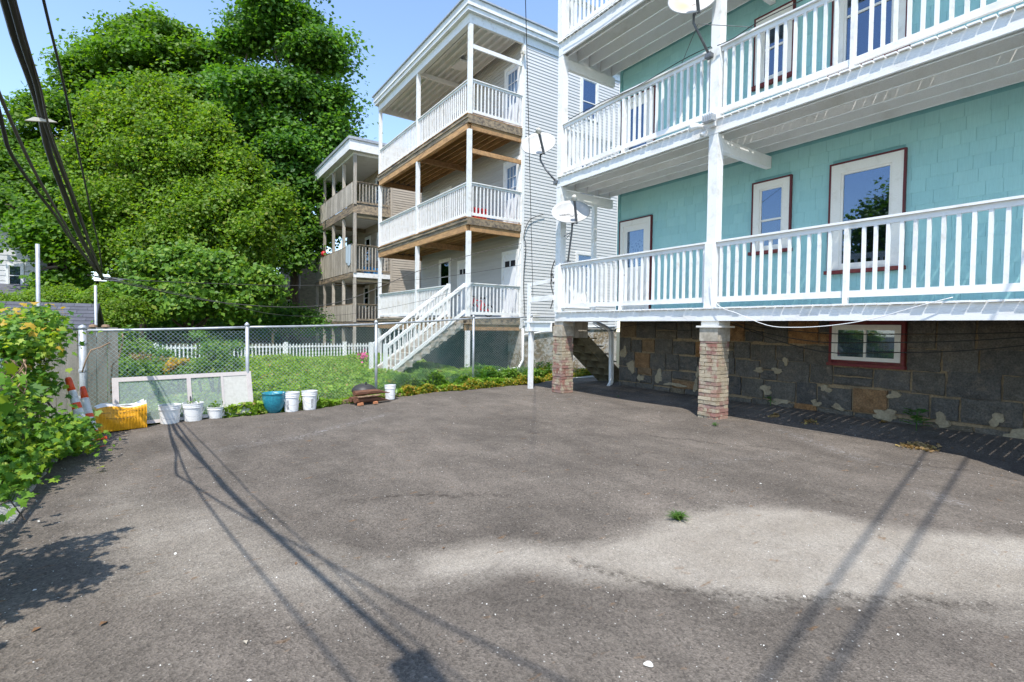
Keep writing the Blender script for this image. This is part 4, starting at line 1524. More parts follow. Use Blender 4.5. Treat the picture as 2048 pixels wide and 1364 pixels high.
cl = thing('chain_link_fence', 'galvanised chain link fence between the asphalt lot and the weedy yard', 'fence', (1.2, 9.8, 0))
FP = [(-1.03, 9.86, 1.42, .048), (1.16, 9.84, 1.49, .03), (3.68, 10.5, 1.575, .03), (6.55, 11.35, 1.76, .03), (8.9, 12.0, 1.85, .03), (11.0, 12.6, 1.9, .03)]
for i, (x, y, z, r) in enumerate(FP):
    mb = MB()
    mb.tube([(x + .01, y, -.2), (x, y, z + .02)], r, 10)
    mb.lathe((x, y, z + .02), [(r + .006, 0), (r + .008, .03), (r * .7, .055), (.004, .07)], 10)
    mb.build('post', M['steel'], cl, smooth=True)
mb = MB()
for i in range(len(FP) - 1):
    a, b = FP[i], FP[i + 1]
    k = 6
    mb.tube([(a[0] + (b[0] - a[0]) * s / k, a[1] + (b[1] - a[1]) * s / k, a[2] + (b[2] - a[2]) * s / k - .008 * math.sin(PI * s / k)) for s in range(k + 1)], .021, 8)
    chain_link(cl, a[:2], b[:2], .05, min(a[2], b[2]) + .01 + (.0 if i < 3 else 0))
mb.build('top_rail', M['steel'], cl, smooth=True)
for z in (.4, .8, 1.2):
    MB().lathe((FP[0][0], FP[0][1], z), [(.052, 0), (.054, .01), (.054, .03), (.052, .04)], 12).build('band', M['steel'], cl)
cl2 = thing('side_chain_link_fence', 'overgrown rusty chain link fence running along the left edge of the lot', 'fence', (-1.36, 4, 0))
for y in (1.0, 3.6):
    MB().tube([(-1.36, y, -.2), (-1.36, y, 1.24)], .03, 10).build('post', M['steel'], cl2, smooth=True)
MB().tube([(-1.36, .2, 1.2), (-1.35, 4, 1.21), (-1.36, 6.6, 1.18)], .024, 8).build('top_rail', M['steel'], cl2, smooth=True)
chain_link(cl2, (-1.36, .2), (-1.36, 7.05), .02, 1.18)
# rolled-up rusty end of the mesh
mb = MB()
for k in range(26):
    a0 = k * .9
    pts = [(-1.31 + .13 * math.cos(a0 + q * .5 * (1 if k % 2 else -1)), 7.05 + .13 * math.sin(a0 + q * .5 * (1 if k % 2 else -1)), .02 + 1.14 * q / 14) for q in range(15)]
    mb.tube(pts, .0055, 3, False)
o = mb.build('mesh_roll', M['timber_l'], cl2)


# ------------------------------------------------------------------ foliage
def quads_from(centers, normals, size, aspect=.75, bend=.18, seed=0):
    """kite-shaped leaves, folded along the middle: 4 verts, 2 triangles each"""
    r = np.random.default_rng(seed)
    n = len(centers)
    nr = normals / (np.linalg.norm(normals, axis=1, keepdims=True) + 1e-9)
    a = r.normal(size=(n, 3))
    t = a - (a * nr).sum(1, keepdims=True) * nr
    t /= np.linalg.norm(t, axis=1, keepdims=True) + 1e-9
    b = np.cross(nr, t)
    s = (size * r.uniform(.65, 1.3, n))[:, None]
    p0 = centers - t * s * .5
    p2 = centers + t * s * .5 - nr * s * bend * .6
    p1 = centers + b * s * aspect * .5 + nr * s * bend * .5 - t * s * .08
    p3 = centers - b * s * aspect * .5 + nr * s * bend * .5 - t * s * .08
    V = np.stack([p0, p1, p2, p3], 1).reshape(-1, 3)
    i = np.arange(n)[:, None] * 4
    T = np.concatenate([i + np.array([[0, 1, 2]]), i + np.array([[0, 2, 3]])], 1).reshape(-1, 3)
    return V, T


def leaf_object(name, centers, normals, size, mt, parent=None, seed=0, **k):
    V, T = quads_from(centers, normals, size, seed=seed, aspect=k.pop('aspect', .78))
    me = np_mesh(name, V, T.ravel(), np.full(len(T), 3), mt)
    o = bpy.data.objects.new(name, me)
    add(o, parent)
    tag(o, **k)
    return o


def crown_points(lobes, n_leaf, per=70, cl_r=.8, flat=.45, up=.9, seed=1, shell=(.62, 1.03), sub=0):
    """clusters spread over the shells of ellipsoid lobes; leaves in drooping flattened sprays"""
    r = np.random.default_rng(seed)
    lobes = [(np.array(c, float), np.array(rad, float) if hasattr(rad, '__len__') else np.array([rad] * 3, float)) for c, rad in lobes]
    big = list(lobes)
    if sub:
        out = []
        for c, rad in lobes:
            out.append((c, rad * .82))
            for _ in range(sub):
                d = r.normal(size=3)
                d /= np.linalg.norm(d)
                d[2] = d[2] * .8 + .12
                out.append((c + d * rad * r.uniform(.6, .85), rad * r.uniform(.28, .5) * np.array([1.05, 1.05, .95])))
        lobes = out
    area = np.array([(rad[0] * rad[1] + rad[0] * rad[2] + rad[1] * rad[2]) for _, rad in lobes])
    nc = max(len(lobes) * 3, n_leaf // per)
    cnt = np.maximum(3, (area / area.sum() * nc)).astype(int)
    C_, Nn = [], []
    for (c, rad), k in zip(lobes, cnt):
        d = r.normal(size=(k, 3))
        d /= np.linalg.norm(d, axis=1, keepdims=True)
        d[:, 2] = np.where(d[:, 2] < -.35, -d[:, 2] * .5, d[:, 2])
        rr = r.uniform(shell[0] ** 2, shell[1] ** 2, k) ** .5
        cc = c + d * rad * rr[:, None]
        for q in range(k):
            m_ = int(per * r.uniform(.5, 1.4))
            cr = cl_r * r.uniform(.55, 1.35)
            o = r.normal(size=(m_, 3)) * np.array([cr, cr, cr * flat]) * .5
            # sprays lean outward and droop at the tips
            rad2 = np.hypot(o[:, 0], o[:, 1])
            o[:, 2] -= .35 * rad2 ** 2 / max(cr, .1)
            o += d[q] * (o @ d[q])[:, None] * .25
            C_.append(cc[q] + o)
            nn = r.normal(size=(m_, 3)) * .62 + np.array([-.2, -.3, up]) + d[q] * .5 + r.normal(size=(1, 3)) * .2
            Nn.append(nn)
        # loose leaves between the sprays, and a few shoots past the outline
        m2 = int(k * per * .3)
        dd = r.normal(size=(m2, 3))
        dd /= np.linalg.norm(dd, axis=1, keepdims=True)
        ph = dd @ np.array([3.1, 2.3, 4.7])
        rr2 = r.uniform(.45, 1.0, m2) ** .5 * (1.0 + .10 * np.sin(ph * 3.3 + c[0] * 5) + .06 * np.sin(ph * 7.9))
        C_.append(c + dd * rad * rr2[:, None])
        Nn.append(r.normal(size=(m2, 3)) * .7 + np.array([-.2, -.3, up]) + dd * .4)
    return np.concatenate(C_), np.concatenate(Nn), big


def limb(mb, a, b, r0, r1, wig=.12, n=6, seed=None):
    a, b = Vector([float(x) for x in a]), Vector([float(x) for x in b])
    L = (b - a).length
    pts = []
    for i in range(n + 1):
        s = i / n
        p = a.lerp(b, s)
        p.z += math.sin(PI * s) * L * .05
        if 0 < i < n: p += Vector((random.uniform(-1, 1), random.uniform(-1, 1), random.uniform(-1, 1))) * wig * L / n
        pts.append(p)
    mb.tube(pts, [r0 + (r1 - r0) * i / n for i in range(n + 1)], 7)


def tree(name, label, cat, base, lobes, n_leaf, size, mt, trunk_r=.35, seed=1, group='trees beyond the yard', **kw):
    th = thing(name, label, cat, base, group)
    C_, Nn, lb = crown_points(lobes, n_leaf, seed=seed, **kw)
    leaf_object('crown', C_, Nn, size, mt, th, seed=seed)
    mb = MB()
    top = np.mean([c for c, _ in lb], axis=0)
    hub = Vector(base) + Vector((0, 0, (top[2] - base[2]) * .35))
    limb(mb, base, hub, trunk_r, trunk_r * .75, .05)
    mb.build('trunk', M['bark'], th, smooth=True)
    for (c, rad) in lb:
        mb = MB()
        limb(mb, hub, c, trunk_r * .4, .05, .25, 7)
        for q in range(3):
            e = np.array(c) + np.array([random.uniform(-1, 1), random.uniform(-1, 1), random.uniform(-.3, 1)]) * np.array(rad) * .8
            limb(mb, c, e, .06, .015, .25, 4)
        mb.build('limb', M['bark'], th, smooth=True)
    return th


def lob(px, py, rpx, d, dy=1.0, dz=.8):
    c = atD(px, py, d)
    r = rpx * d / FPX
    return (c, (r, r * dy, r * dz))


def shift(lo, dv):
    return [((np.array(c) + np.array(dv)), r) for c, r in lo]


# tall tree on the right of the group
B_ = [lob(560, 50, 92, 33), lob(480, 265, 72, 35), lob(525, 335, 62, 34), lob(455, 195, 58, 36), lob(550, 250, 66, 33), lob(615, 350, 60, 33), lob(600, 180, 60, 33), lob(635, 110, 72, 33), lob(520, 190, 75, 32), (lob(648, 210, 62, 33)), lob(600, 300, 70, 32), lob(668, 275, 50, 33), lob(560, 400, 76, 32),
      lob(495, 85, 48, 33), lob(575, -70, 70, 33), lob(615, 460, 62, 32), lob(640, 380, 45, 32.5), lob(570, 510, 62, 31)]
tree('tall_maple_tree', 'tallest dark green tree, reaching the top of the picture behind the weathered porches', 'tree', (atD(590, 640, 33)[0], atD(590, 640, 33)[1], 0), B_, 92000, .27, M['leaf_mid'], .38, 11, cl_r=.95, flat=.55, per=60, shell=(.5, 1.06), sub=6)
A_ = [lob(300, 115, 98, 38), lob(225, 160, 88, 38), lob(375, 140, 86, 38), lob(155, 245, 98, 37), lob(95, 320, 85, 37), lob(265, 90, 60, 38), lob(345, 80, 55, 38), lob(40, 350, 60, 37), lob(300, 230, 110, 37), lob(420, 220, 80, 37), lob(440, 330, 90, 36), lob(190, 360, 100, 36),
      lob(300, 60, 50, 38), lob(60, 290, 50, 37), lob(440, 140, 60, 38), lob(170, 160, 50, 38), lob(120, 220, 48, 37), lob(350, 350, 100, 36)]
tree('broad_maple_tree', 'broad rounded dark maple at the back, left of the tallest tree', 'tree', (atD(290, 640, 38)[0], atD(290, 640, 38)[1], 0), A_, 98000, .30, M['leaf_dark'], .45, 12, cl_r=1.0, flat=.55, per=60, shell=(.5, 1.06), sub=6)
C2_ = [lob(50, 400, 82, 31), lob(110, 470, 66, 30.5), lob(20, 350, 55, 31), lob(-30, 420, 70, 31), lob(140, 400, 70, 31), lob(150, 520, 55, 30), lob(100, 540, 40, 30), lob(190, 470, 55, 30), lob(72, 470, 42, 30), lob(92, 515, 34, 30), lob(35, 435, 40, 30), lob(110, 565, 30, 30)]
C3_ = [lob(75, 452, 34, 23), lob(98, 505, 30, 23), lob(48, 425, 36, 23), lob(8, 412, 36, 23), lob(112, 560, 26, 23), lob(130, 470, 36, 23.5), lob(62, 478, 16, 23)]
tree('left_maple_tree', 'dark green maple at the far left, overhanging the white gabled house', 'tree', (atD(110, 640, 31)[0], atD(110, 640, 31)[1], 0), C2_ + C3_, 62000, .22, M['leaf_dark'], .3, 13, cl_r=.75, flat=.5, per=55, shell=(.5, 1.05), sub=5)
D_ = [lob(300, 320, 95, 25), lob(400, 510, 62, 24), lob(488, 520, 52, 24), lob(350, 480, 60, 24), lob(225, 280, 55, 25), (lob(380, 330, 75, 25)), lob(455, 400, 75, 24.5), lob(250, 410, 95, 24.5), lob(390, 450, 95, 24), lob(500, 470, 58, 24), lob(215, 480, 60, 24.5),
      lob(330, 215, 35, 25), lob(300, 510, 90, 24.5), lob(165, 330, 45, 25), lob(290, 230, 40, 25), lob(420, 300, 40, 25), lob(515, 390, 35, 24.5), lob(200, 235, 30, 25), lob(340, 250, 42, 24.8), lob(265, 255, 36, 24.8), lob(410, 275, 34, 24.6), lob(470, 330, 34, 24.4), lob(230, 215, 22, 25), lob(300, 190, 20, 25), lob(185, 290, 34, 24.8), lob(385, 240, 18, 24.8), lob(318, 205, 12, 25), lob(312, 175, 8, 25), lob(352, 210, 14, 25), lob(372, 215, 9, 25), lob(250, 225, 12, 25), lob(445, 270, 12, 24.6), lob(425, 235, 10, 24.8), lob(505, 340, 12, 24.3), lob(560, 400, 14, 24.1), lob(205, 205, 10, 25), lob(540, 430, 34, 24.2)]
tree('cherry_tree', 'lighter yellow green feathery tree in front of the dark maples', 'tree', (atD(285, 655, 25)[0], atD(285, 655, 25)[1], 0), D_, 100000, .165, M['leaf_light'], .17, 14, cl_r=.6, flat=1.1, up=.6, per=45, shell=(.5, 1.12), sub=7)
E_ = [lob(340, 540, 62, 21), lob(430, 545, 60, 21), lob(500, 570, 52, 21.5), lob(280, 590, 55, 20), lob(370, 600, 60, 20), lob(460, 610, 45, 21)]
tree('drooping_leafy_tree', 'low drooping tree with broad leaves below the yellow green tree', 'tree', (atD(380, 665, 21)[0], atD(380, 665, 21)[1], 0), E_, 40000, .19, M['leaf_vine'], .12, 15, cl_r=.5, flat=.6, up=.6, sub=4)
# a tree past the left edge of the frame, seen mirrored in the windows
R_ = [((-10.3, 9.6, 6.6), (1.9, 1.9, 2.0)), ((-9.6, 8.6, 4.6), (1.8, 1.8, 1.6)), ((-11, 11.2, 5.0), (1.8, 1.8, 1.6)), ((-11.4, 7.4, 6.0), (2.0, 2.0, 1.9))]
tree('neighbour_maple_tree', 'maple past the left edge, mirrored in the large teal house window', 'tree', (-10.2, 9.3, 0), R_, 16000, .22, M['leaf_dark'], .3, 16, cl_r=1.0)


def hedge(name, label, cat, lobes, n, size, mt, seed, group=None, aspect=.6, **kw):
    C_, Nn, lb = crown_points(lobes, n, seed=seed, **kw)
    base = np.mean([c for c, _ in lb], axis=0)
    th = thing(name, label, cat, (base[0], base[1], 0), group)
    leaf_object('foliage', C_, Nn, size, mt, th, seed=seed, aspect=aspect)
    mb = MB()
    for c, rad in lb:
        limb(mb, (c[0] * .8 + base[0] * .2, c[1] * .8 + base[1] * .2, -.05), c, .03, .012, .3, 4)
    mb.build('stem', M['bark'], th)
    return th


hedge('background_hedge', 'bright green hedge rising behind the shed roof', 'hedge',
      [lob(130, 595, 30, 19), lob(200, 600, 32, 19), lob(250, 620, 35, 18.5), lob(100, 590, 22, 19), lob(215, 640, 30, 18), lob(60, 598, 18, 19), lob(20, 600, 16, 19)], 16000, .10, M['leaf_light'], 21, cl_r=.4)
und = []
for px in range(230, 640, 32):
    und.append(lob(px, 640 + random.uniform(-8, 8), 34, 27))
hedge('undergrowth_hedge', 'dark undergrowth in the shade beneath the trees behind the picket fence', 'hedge', und, 26000, .14, M['leaf_mid'], 22, cl_r=.8)
# far mass of woods behind everything
n = 60000
cx = rng.uniform(-35, 14, n)
cy = 52 + rng.uniform(-2, 3, n) + .1 * np.abs(cx)
cz = rng.uniform(0, 1, n) ** .8 * (6.5 + 1.8 * np.sin(cx * .55) + 1.2 * np.sin(cx * 1.7))
o = leaf_object('distant_woods', np.stack([cx, cy, cz], 1), rng.normal(size=(n, 3)) + np.array([0, -.6, .6]), .55, M['leaf_dark'], seed=5)
tag(o, 'distant dark woods behind the houses', 'woods', kind='stuff')
MB().box(-38, 15, 55.5, 56, -.2, 5).build('woods_backing', M['ground'], kind='structure')  # upright slab added behind the woods so no sky shows under the trees


# yard ground cover: low weeds, denser and taller near the chain link fence
def cover(name, n, xr, yfun, zfun, size, mt, seed, label, cat=None):
    r = np.random.default_rng(seed)
    x = r.uniform(xr[0], xr[1], n)
    y = yfun(x, r)
    z = zfun(x, y, r)
    nn = r.normal(size=(n, 3)) * .6 + np.array([0, -.25, .8])
    o = leaf_object(name, np.stack([x, y, z], 1), nn, size, mt, seed=seed, aspect=.7)
    tag(o, label, cat, kind='stuff')
    return o


def yard_h(x, y):
    return .10 + .09 * np.sin(x * 1.7 + 1.2 * np.sin(y * 1.1)) * np.sin(y * 1.3 + x * .4) + .05 * np.sin(x * 4.3) * np.sin(y * 5.1)


cover('weedy_grass', 120000, (-1.2, 8.0), lambda x, r: edgeY(x) + .08 + (22 - edgeY(x)) * r.uniform(0, 1, len(x)) ** 1.45,
      lambda x, y, r: -.05 + (.06 + np.maximum(yard_h(x, y), .03)) * r.uniform(.15, 1.15, len(x)) + .12 * np.clip((y - 12) / 10, 0, 1), .085, M['leaf_yard'], 31,
      'bright green weeds and clover covering the yard behind the chain link fence', 'weeds')
cover('back_weeds', 15000, (-4, 8.0), lambda x, r: 20.6 + 1.5 * r.uniform(0, 1, len(x)), lambda x, y, r: r.uniform(0, .22, len(x)), .09, M['leaf_yard'], 32,
      'taller weeds growing along the foot of the picket fence', 'weeds')
cover('understorey_cover', 9000, (-10, 8), lambda x, r: r.uniform(22.3, 30, len(x)), lambda x, y, r: r.uniform(-.03, .25, len(x)), .16, M['leaf_mid'], 33,
      'dark ground cover in the shade of the trees', 'ground cover')
cover('yellowing_weeds', 26000, (4.3, 12.4), lambda x, r: edgeY(x) + .02 + np.abs(r.normal(0, .28, len(x))),
      lambda x, y, r: (r.uniform(0, 1, len(x)) ** 1.2) * (.15 + .10 * np.sin(x * 3.3) * np.sin(x * 7.1 + 1)), .055, M['leaf_yellow'], 34,
      'yellow and orange tinged ground cover along the far edge of the asphalt', 'ground cover')
cover('edge_weeds', 30000, (3.9, 9.5), lambda x, r: edgeY(x) + .25 + np.abs(r.normal(0, .5, len(x))),
      lambda x, y, r: (r.uniform(0, 1, len(x)) ** 1.1) * (.32 + .22 * np.sin(x * 2.3 + 1.5) * np.sin(x * 5.1)), .06, M['leaf_vine'], 35,
      'tall green weeds at the foot of the grey house stairs', 'weeds')

# shrubs and vines on and near the fence
hedge('vine_shrub', 'green and yellow vine shrub climbing the chain link behind the leaning screen', 'shrub',
      [lob(255, 735, 26, 10.0), lob(300, 745, 34, 10.2), lob(345, 740, 30, 10.3), lob(235, 690, 20, 10.4), lob(270, 700, 30, 10.6), lob(330, 712, 20, 10.8), lob(215, 800, 28, 9.8), lob(250, 665, 14, 10.6), lob(290, 790, 50, 9.9), lob(380, 745, 24, 10.2), lob(185, 770, 20, 9.6)],
      9000, .065, M['leaf_vine'], 41, cl_r=.22, per=40)
hedge('dry_flowered_shrub', 'shrub topped with dry pinkish tan seed heads behind the screen', 'shrub',
      [lob(285, 722, 22, 10.4), lob(330, 728, 20, 10.5), lob(270, 712, 10, 10.4)], 1500, .045, M['dry'], 42, cl_r=.12, per=30)
hedge('yellow_sprig', 'yellow tipped sprig leaning over the top of the leaning screen', 'plant',
      [lob(352, 728, 14, 10.1), lob(340, 740, 14, 10.1), lob(365, 722, 8, 10.1)], 420, .06, M['leaf_tip'], 43, cl_r=.1, per=20)
hedge('leggy_vine', 'loose green vine climbing the chain link between its first and second posts', 'vine',
      [lob(430, 700, 26, 10.3), lob(460, 730, 24, 10.3), lob(420, 735, 26, 10.3), lob(400, 670, 12, 10.4), lob(470, 690, 12, 10.3), lob(445, 715, 14, 10.3)], 3600, .06, M['leaf_vine'], 44, cl_r=.2, per=28)
hedge('fence_foot_ivy', 'leafy ivy filling the corner behind the yellow bundle', 'ivy',
      [lob(190, 820, 34, 9.6), lob(215, 780, 24, 9.7), lob(180, 860, 26, 9.4), lob(220, 850, 22, 9.5)], 3600, .075, M['leaf_vine'], 45, cl_r=.18, per=30)


def vine_stem(pts, name, label, r=.012):
    o = MB().tube(pts, r, 6).build(name, M['timber_l'], smooth=True)
    tag(o, label, 'vine')
    return o


vine_stem([atY(222, 790, 10.0), atY(224, 730, 9.95), atY(238, 715, 9.95), atY(246, 680, 9.93), atY(245, 666, 9.93)], 'climbing_vine', 'bare pale vine stem climbing the mesh right of the plank fence')
vine_stem([atY(164, 745, 9.78), atY(172, 720, 9.78), atY(182, 700, 9.75), atY(200, 695, 9.8), atY(220, 685, 9.85)], 'twisted_vine', 'twisted dead vine knotted round the corner fence post', .010)


# ------------------------------------------------------------------ maple shrub with lobed leaves
def maple_leaf_pts(s=1.0):
    pts = [(0, -.12), (.16, -.02), (.46, -.14), (.38, .08), (.60, .30), (.36, .34), (.34, .52), (.18, .46), (.0, .86), (-.18, .46), (-.34, .52), (-.36, .34), (-.60, .30), (-.38, .08), (-.46, -.14), (-.16, -.02)]
    return [(x * s, y * s) for x, y in pts]


def maple_leaf_mesh(name, mt, k):
    mb = MB()
    P = maple_leaf_pts()
    mb.v.append((0, .12, .0))
    for (x, y) in P:
        mb.v.append((x * random.uniform(.9, 1.1), y * random.uniform(.93, 1.07), -.28 * abs(x) ** 1.3 - .18 * max(y, 0) ** 2 + random.uniform(-.015, .015)))
    n = len(P)
    for i in range(n):
        mb.f.append((0, 1 + i, 1 + (i + 1) % n))
    b = len(mb.v)
    return mb.mesh(name, mt)


def rot_from(nrm, spin):
    q = Vector(nrm).normalized().to_track_quat('Z', 'Y')
    return (q.to_matrix() @ Matrix.Rotation(spin, 3, 'Z')).to_euler()


LM = [maple_leaf_mesh('leaf', M['leaf_maple'], i) for i in range(6)]
LT = [maple_leaf_mesh('leaf', M['leaf_tip'], i) for i in range(3)]


def maple_cloud(n, lobes, mt, size, parent, name, seed):
    """many lobed leaves joined (10 verts each)"""
    r = np.random.default_rng(seed)
    P = np.array(maple_leaf_pts())
    C_, Nn, _ = crown_points(lobes, n, per=26, cl_r=.2, flat=.5, seed=seed, shell=(.2, 1.0))
    k = len(C_)
    nr = Nn / np.linalg.norm(Nn, axis=1, keepdims=True)
    a = r.normal(size=(k, 3))
    t = a - (a * nr).sum(1, keepdims=True) * nr
    t /= np.linalg.norm(t, axis=1, keepdims=True)
    b = np.cross(nr, t)
    s = (size * r.uniform(.6, 1.25, k))[:, None, None]
    V = C_[:, None, :] + s * (P[None, :, 0, None] * b[:, None, :] + P[None, :, 1, None] * t[:, None, :] - (.28 * np.abs(P[:, 0]) ** 1.3 + .18 * np.maximum(P[:, 1], 0) ** 2)[None, :, None] * nr[:, None, :])
    V = V.reshape(-1, 3)
    m_ = len(P)
    base = np.arange(k)[:, None] * m_
    fl = (base + np.arange(m_)[None, :]).ravel()
    me = np_mesh(name, V, fl, np.full(k, m_), mt)
    o = bpy.data.objects.new(name, me)
    add(o, parent)
    o['kind'] = 'stuff'
    return o


ms = thing('maple_shrub', 'bright green young maple shrub with orange tips spilling over the left fence', 'shrub', (-1.2, 7.6, 0))
ML = [((-1.38, 7.9, 1.30), (.36, .5, .25)), ((-1.46, 8.8, 1.25), (.33, .5, .25)), ((-1.38, 7.2, .75), (.28, .45, .4)), ((-1.62, 8.2, .60), (.28, .5, .45)), ((-1.36, 8.1, .85), (.28, .5, .35)), ((-1.02, 7.35, .32), (.28, .5, .28)), ((-.90, 7.75, .16), (.2, .35, .2)), ((-.86, 8.15, .2), (.12, .2, .16)),
      ((-1.5, 8.6, 1.4), (.4, .5, .35)), ((-1.75, 8.0, 1.2), (.4, .6, .5)), ((-1.15, 6.7, .28), (.26, .4, .26)), ((-1.45, 7.5, 1.3), (.3, .4, .3)), ((-1.35, 6.6, .55), (.2, .4, .4)), ((-1.2, 6.2, .2), (.2, .4, .2)), ((-1.35, 8.4, 1.55), (.35, .5, .22))]
maple_cloud(8000, ML, M['leaf_maple'], .070, ms, 'foliage', 51)
random.seed(99)
cnt = 0
while cnt < 250:
    c, rad = random.choice(ML)
    d = Vector((random.gauss(0, 1), random.gauss(0, 1), random.gauss(0, 1) + .3)).normalized()
    if d.x * .3 + d.y * -1 + d.z * .6 < -.1: continue
    p = Vector(c) + Vector((d.x * rad[0], d.y * rad[1], d.z * rad[2])) * random.uniform(1.0, 1.25)
    tip = p.z > 1.42 and random.random() < .8 or (p.z > 1.0 and random.random() < .35) or random.random() < .06
    nrm = Vector((d.x * .5 + random.gauss(0, .3), d.y * .5 - .2 + random.gauss(0, .3), .9))
    s = random.uniform(.06, .105) * (.95 if tip else 1)
    inst('leaf', random.choice(LT if tip else LM), p, ms, rot_from(nrm, random.uniform(0, 6.28)), (s, s, s))
    cnt += 1
mb = MB()
for c, rad in ML:
    limb(mb, (-1.25 + random.uniform(-.1, .1), c[1] + random.uniform(-.2, .2), -.05), c, .018, .006, .25, 5)
mb.build('stem', M['bark'], ms, smooth=True)
# shrub outside the frame at the left: its shadow falls into the picture
ls = thing('left_vine_shrub', 'vine leaves hanging over the side fence at the left picture edge', 'shrub', (-1.45, 4.2, 0))
LL = [((-1.0, 3.35, 1.40), (.22, .36, .2)), ((-1.05, 3.5, 1.30), (.24, .4, .25)), ((-1.02, 3.9, 1.15), (.2, .35, .25)), ((-1.40, 3.05, 1.15), (.30, .5, .35)), ((-1.42, 3.9, 1.05), (.28, .5, .4)), ((-1.42, 4.7, .55), (.22, .4, .4)), ((-1.5, 3.3, .6), (.25, .6, .4)), ((-1.38, 3.4, 1.4), (.3, .4, .25))]
maple_cloud(1500, LL, M['leaf_maple'], .085, ls, 'foliage', 52)
for k in range(26):
    p = atD(random.uniform(-5, 58), random.uniform(925, 1075), random.uniform(3.6, 4.3))
    s = random.uniform(.05, .09)
    inst('leaf', random.choice(LM), p, ls, rot_from((random.gauss(0, .4), random.gauss(-.4, .4), .8), random.uniform(0, 6.28)), (s, s, s))
mb = MB()
mb.tube([(-1.42, 4.2, 0), (-1.40, 4.1, .5), (-1.36, 3.9, 1.1), (-1.3, 3.2, 1.3)], .012, 6)
mb.tube([(-1.42, 4.6, .1), tuple(atD(20, 1000, 3.9)), tuple(atD(50, 1040, 3.9))], .006, 5)
mb.build('stem', M['bark'], ls)


# ------------------------------------------------------------------ small plants
def blades(mb, c, n, h, spread, w=.006):
    for i in range(n):
        a = random.uniform(0, 6.28)
        hh = h * random.uniform(.5, 1.1)
        s = spread * random.uniform(.3, 1.1)
        b0 = Vector(c) + Vector((random.uniform(-.02, .02), random.uniform(-.02, .02), -.005))
        d = Vector((math.cos(a), math.sin(a), 0))
        sd = Vector((-d.y, d.x, 0)) * w
        m1 = b0 + d * s * .4 + Vector((0, 0, hh * .8))
        e = b0 + d * s + Vector((0, 0, hh * random.uniform(.5, 1)))
        k = len(mb.v)
        mb.v += [tuple(b0 - sd), tuple(b0 + sd), tuple(m1 + sd * .8), tuple(m1 - sd * .8), tuple(e)]
        mb.f += [(k, k + 1, k + 2, k + 3), (k + 3, k + 2, k + 4)]


def frond(mb, a, d, L, nl, lw):
    a = Vector(a)
    d = Vector(d).normalized()
    side = d.cross(Vector((0, 0, 1))).normalized()
    for i in range(nl):
        s = (i + 1) / nl
        p = a + d * L * s + Vector((0, 0, -.3 * L * s * s))
        for sg in (-1, 1):
            tip = p + side * sg * lw * (1 - .5 * abs(s - .4)) + d * lw * .35 + Vector((0, 0, -lw * .15))
            w = d * lw * .18
            k = len(mb.v)
            mid_ = p.lerp(tip, .5)
            mb.v += [tuple(p), tuple(mid_ + w), tuple(tip), tuple(mid_ - w)]
            mb.f.append((k, k + 1, k + 2, k + 3))
    return a + d * L + Vector((0, 0, -.3 * L))


def weed(px, py, label, h, n, name='weed', lw=.03, mt='leaf_fern', base=None):
    c = base if base is not None else atZ(px, py, 0)
    c = Vector((float(c[0]), float(c[1]), float(gz(c[0], c[1]))))
    th = thing(name, label, 'weed', tuple(c), None)
    mb = MB()
    st = MB()
    for i in range(n):
        a = random.uniform(0, 6.28)
        z = h * random.uniform(.25, .95)
        p = c + Vector((math.cos(a) * .02, math.sin(a) * .02, z))
        frond(mb, p, (math.cos(a), math.sin(a), random.uniform(.2, .9)), h * random.uniform(.4, .7), 5, lw)
    for i in range(3):
        st.tube([c + Vector((0, 0, -.02)), c + Vector((random.uniform(-.03, .03), random.uniform(-.03, .03), h))], .004, 4)
    mb.build('leaves', M[mt], th)
    st.build('stem', M['leaf_fern'], th)
    return th


weed(1411, 832, 'small green weed growing against the foot of the middle brick pillar', .13, 12, lw=.04)
weed(1431, 853, 'tiny green weed in the asphalt just in front of the middle brick pillar', .05, 9, lw=.03)
weed(1541, 826, 'green weed with dry leaves in the shade right of the middle pillar', .17, 9, lw=.04)
weed(1832, 876, 'fern leaved sapling standing in the shade below the basement window', .30, 16, 'sapling', lw=.07)
weed(1235, 793, 'tiny weed in the asphalt between the two pillars', .03, 5, lw=.02)
weed(960, 733, 'bright green sapling in front of the second last chain link post', .62, 22, 'sapling', lw=.09, base=(6.75, 11.15))
weed(1600, 900, 'small sprout beside the foot of the grey stairs', .35, 12, lw=.06, base=(8.6, 11.7))
ORD = ['first', 'second', 'third', 'fourth', 'fifth', 'sixth', 'seventh', 'eighth', 'ninth', 'tenth', 'eleventh', 'twelfth', 'thirteenth', 'fourteenth']
wk = 0
for k in range(14):
    x = 4.2 + k * .42 + random.uniform(-.15, .15)
    if 6.5 < x < 7.0 or 8.4 < x < 8.8: continue
    hh, mm = random.uniform(.22, .5), random.choice(('leaf_fern', 'leaf_yard', 'leaf_yellow'))
    lab = '%s %s upright weed, %s right of the timbers along the asphalt edge' % ('tall' if hh > .36 else 'short', {'leaf_fern': 'dark green', 'leaf_yard': 'bright green', 'leaf_yellow': 'yellowing'}[mm], ORD[wk])
    wk += 1
    weed(0, 0, lab, hh, 11, lw=random.uniform(.05, .08), mt=mm, base=(x, float(edgeY(x)) + random.uniform(.15, .8)))['group'] = 'upright weeds along the far edge'
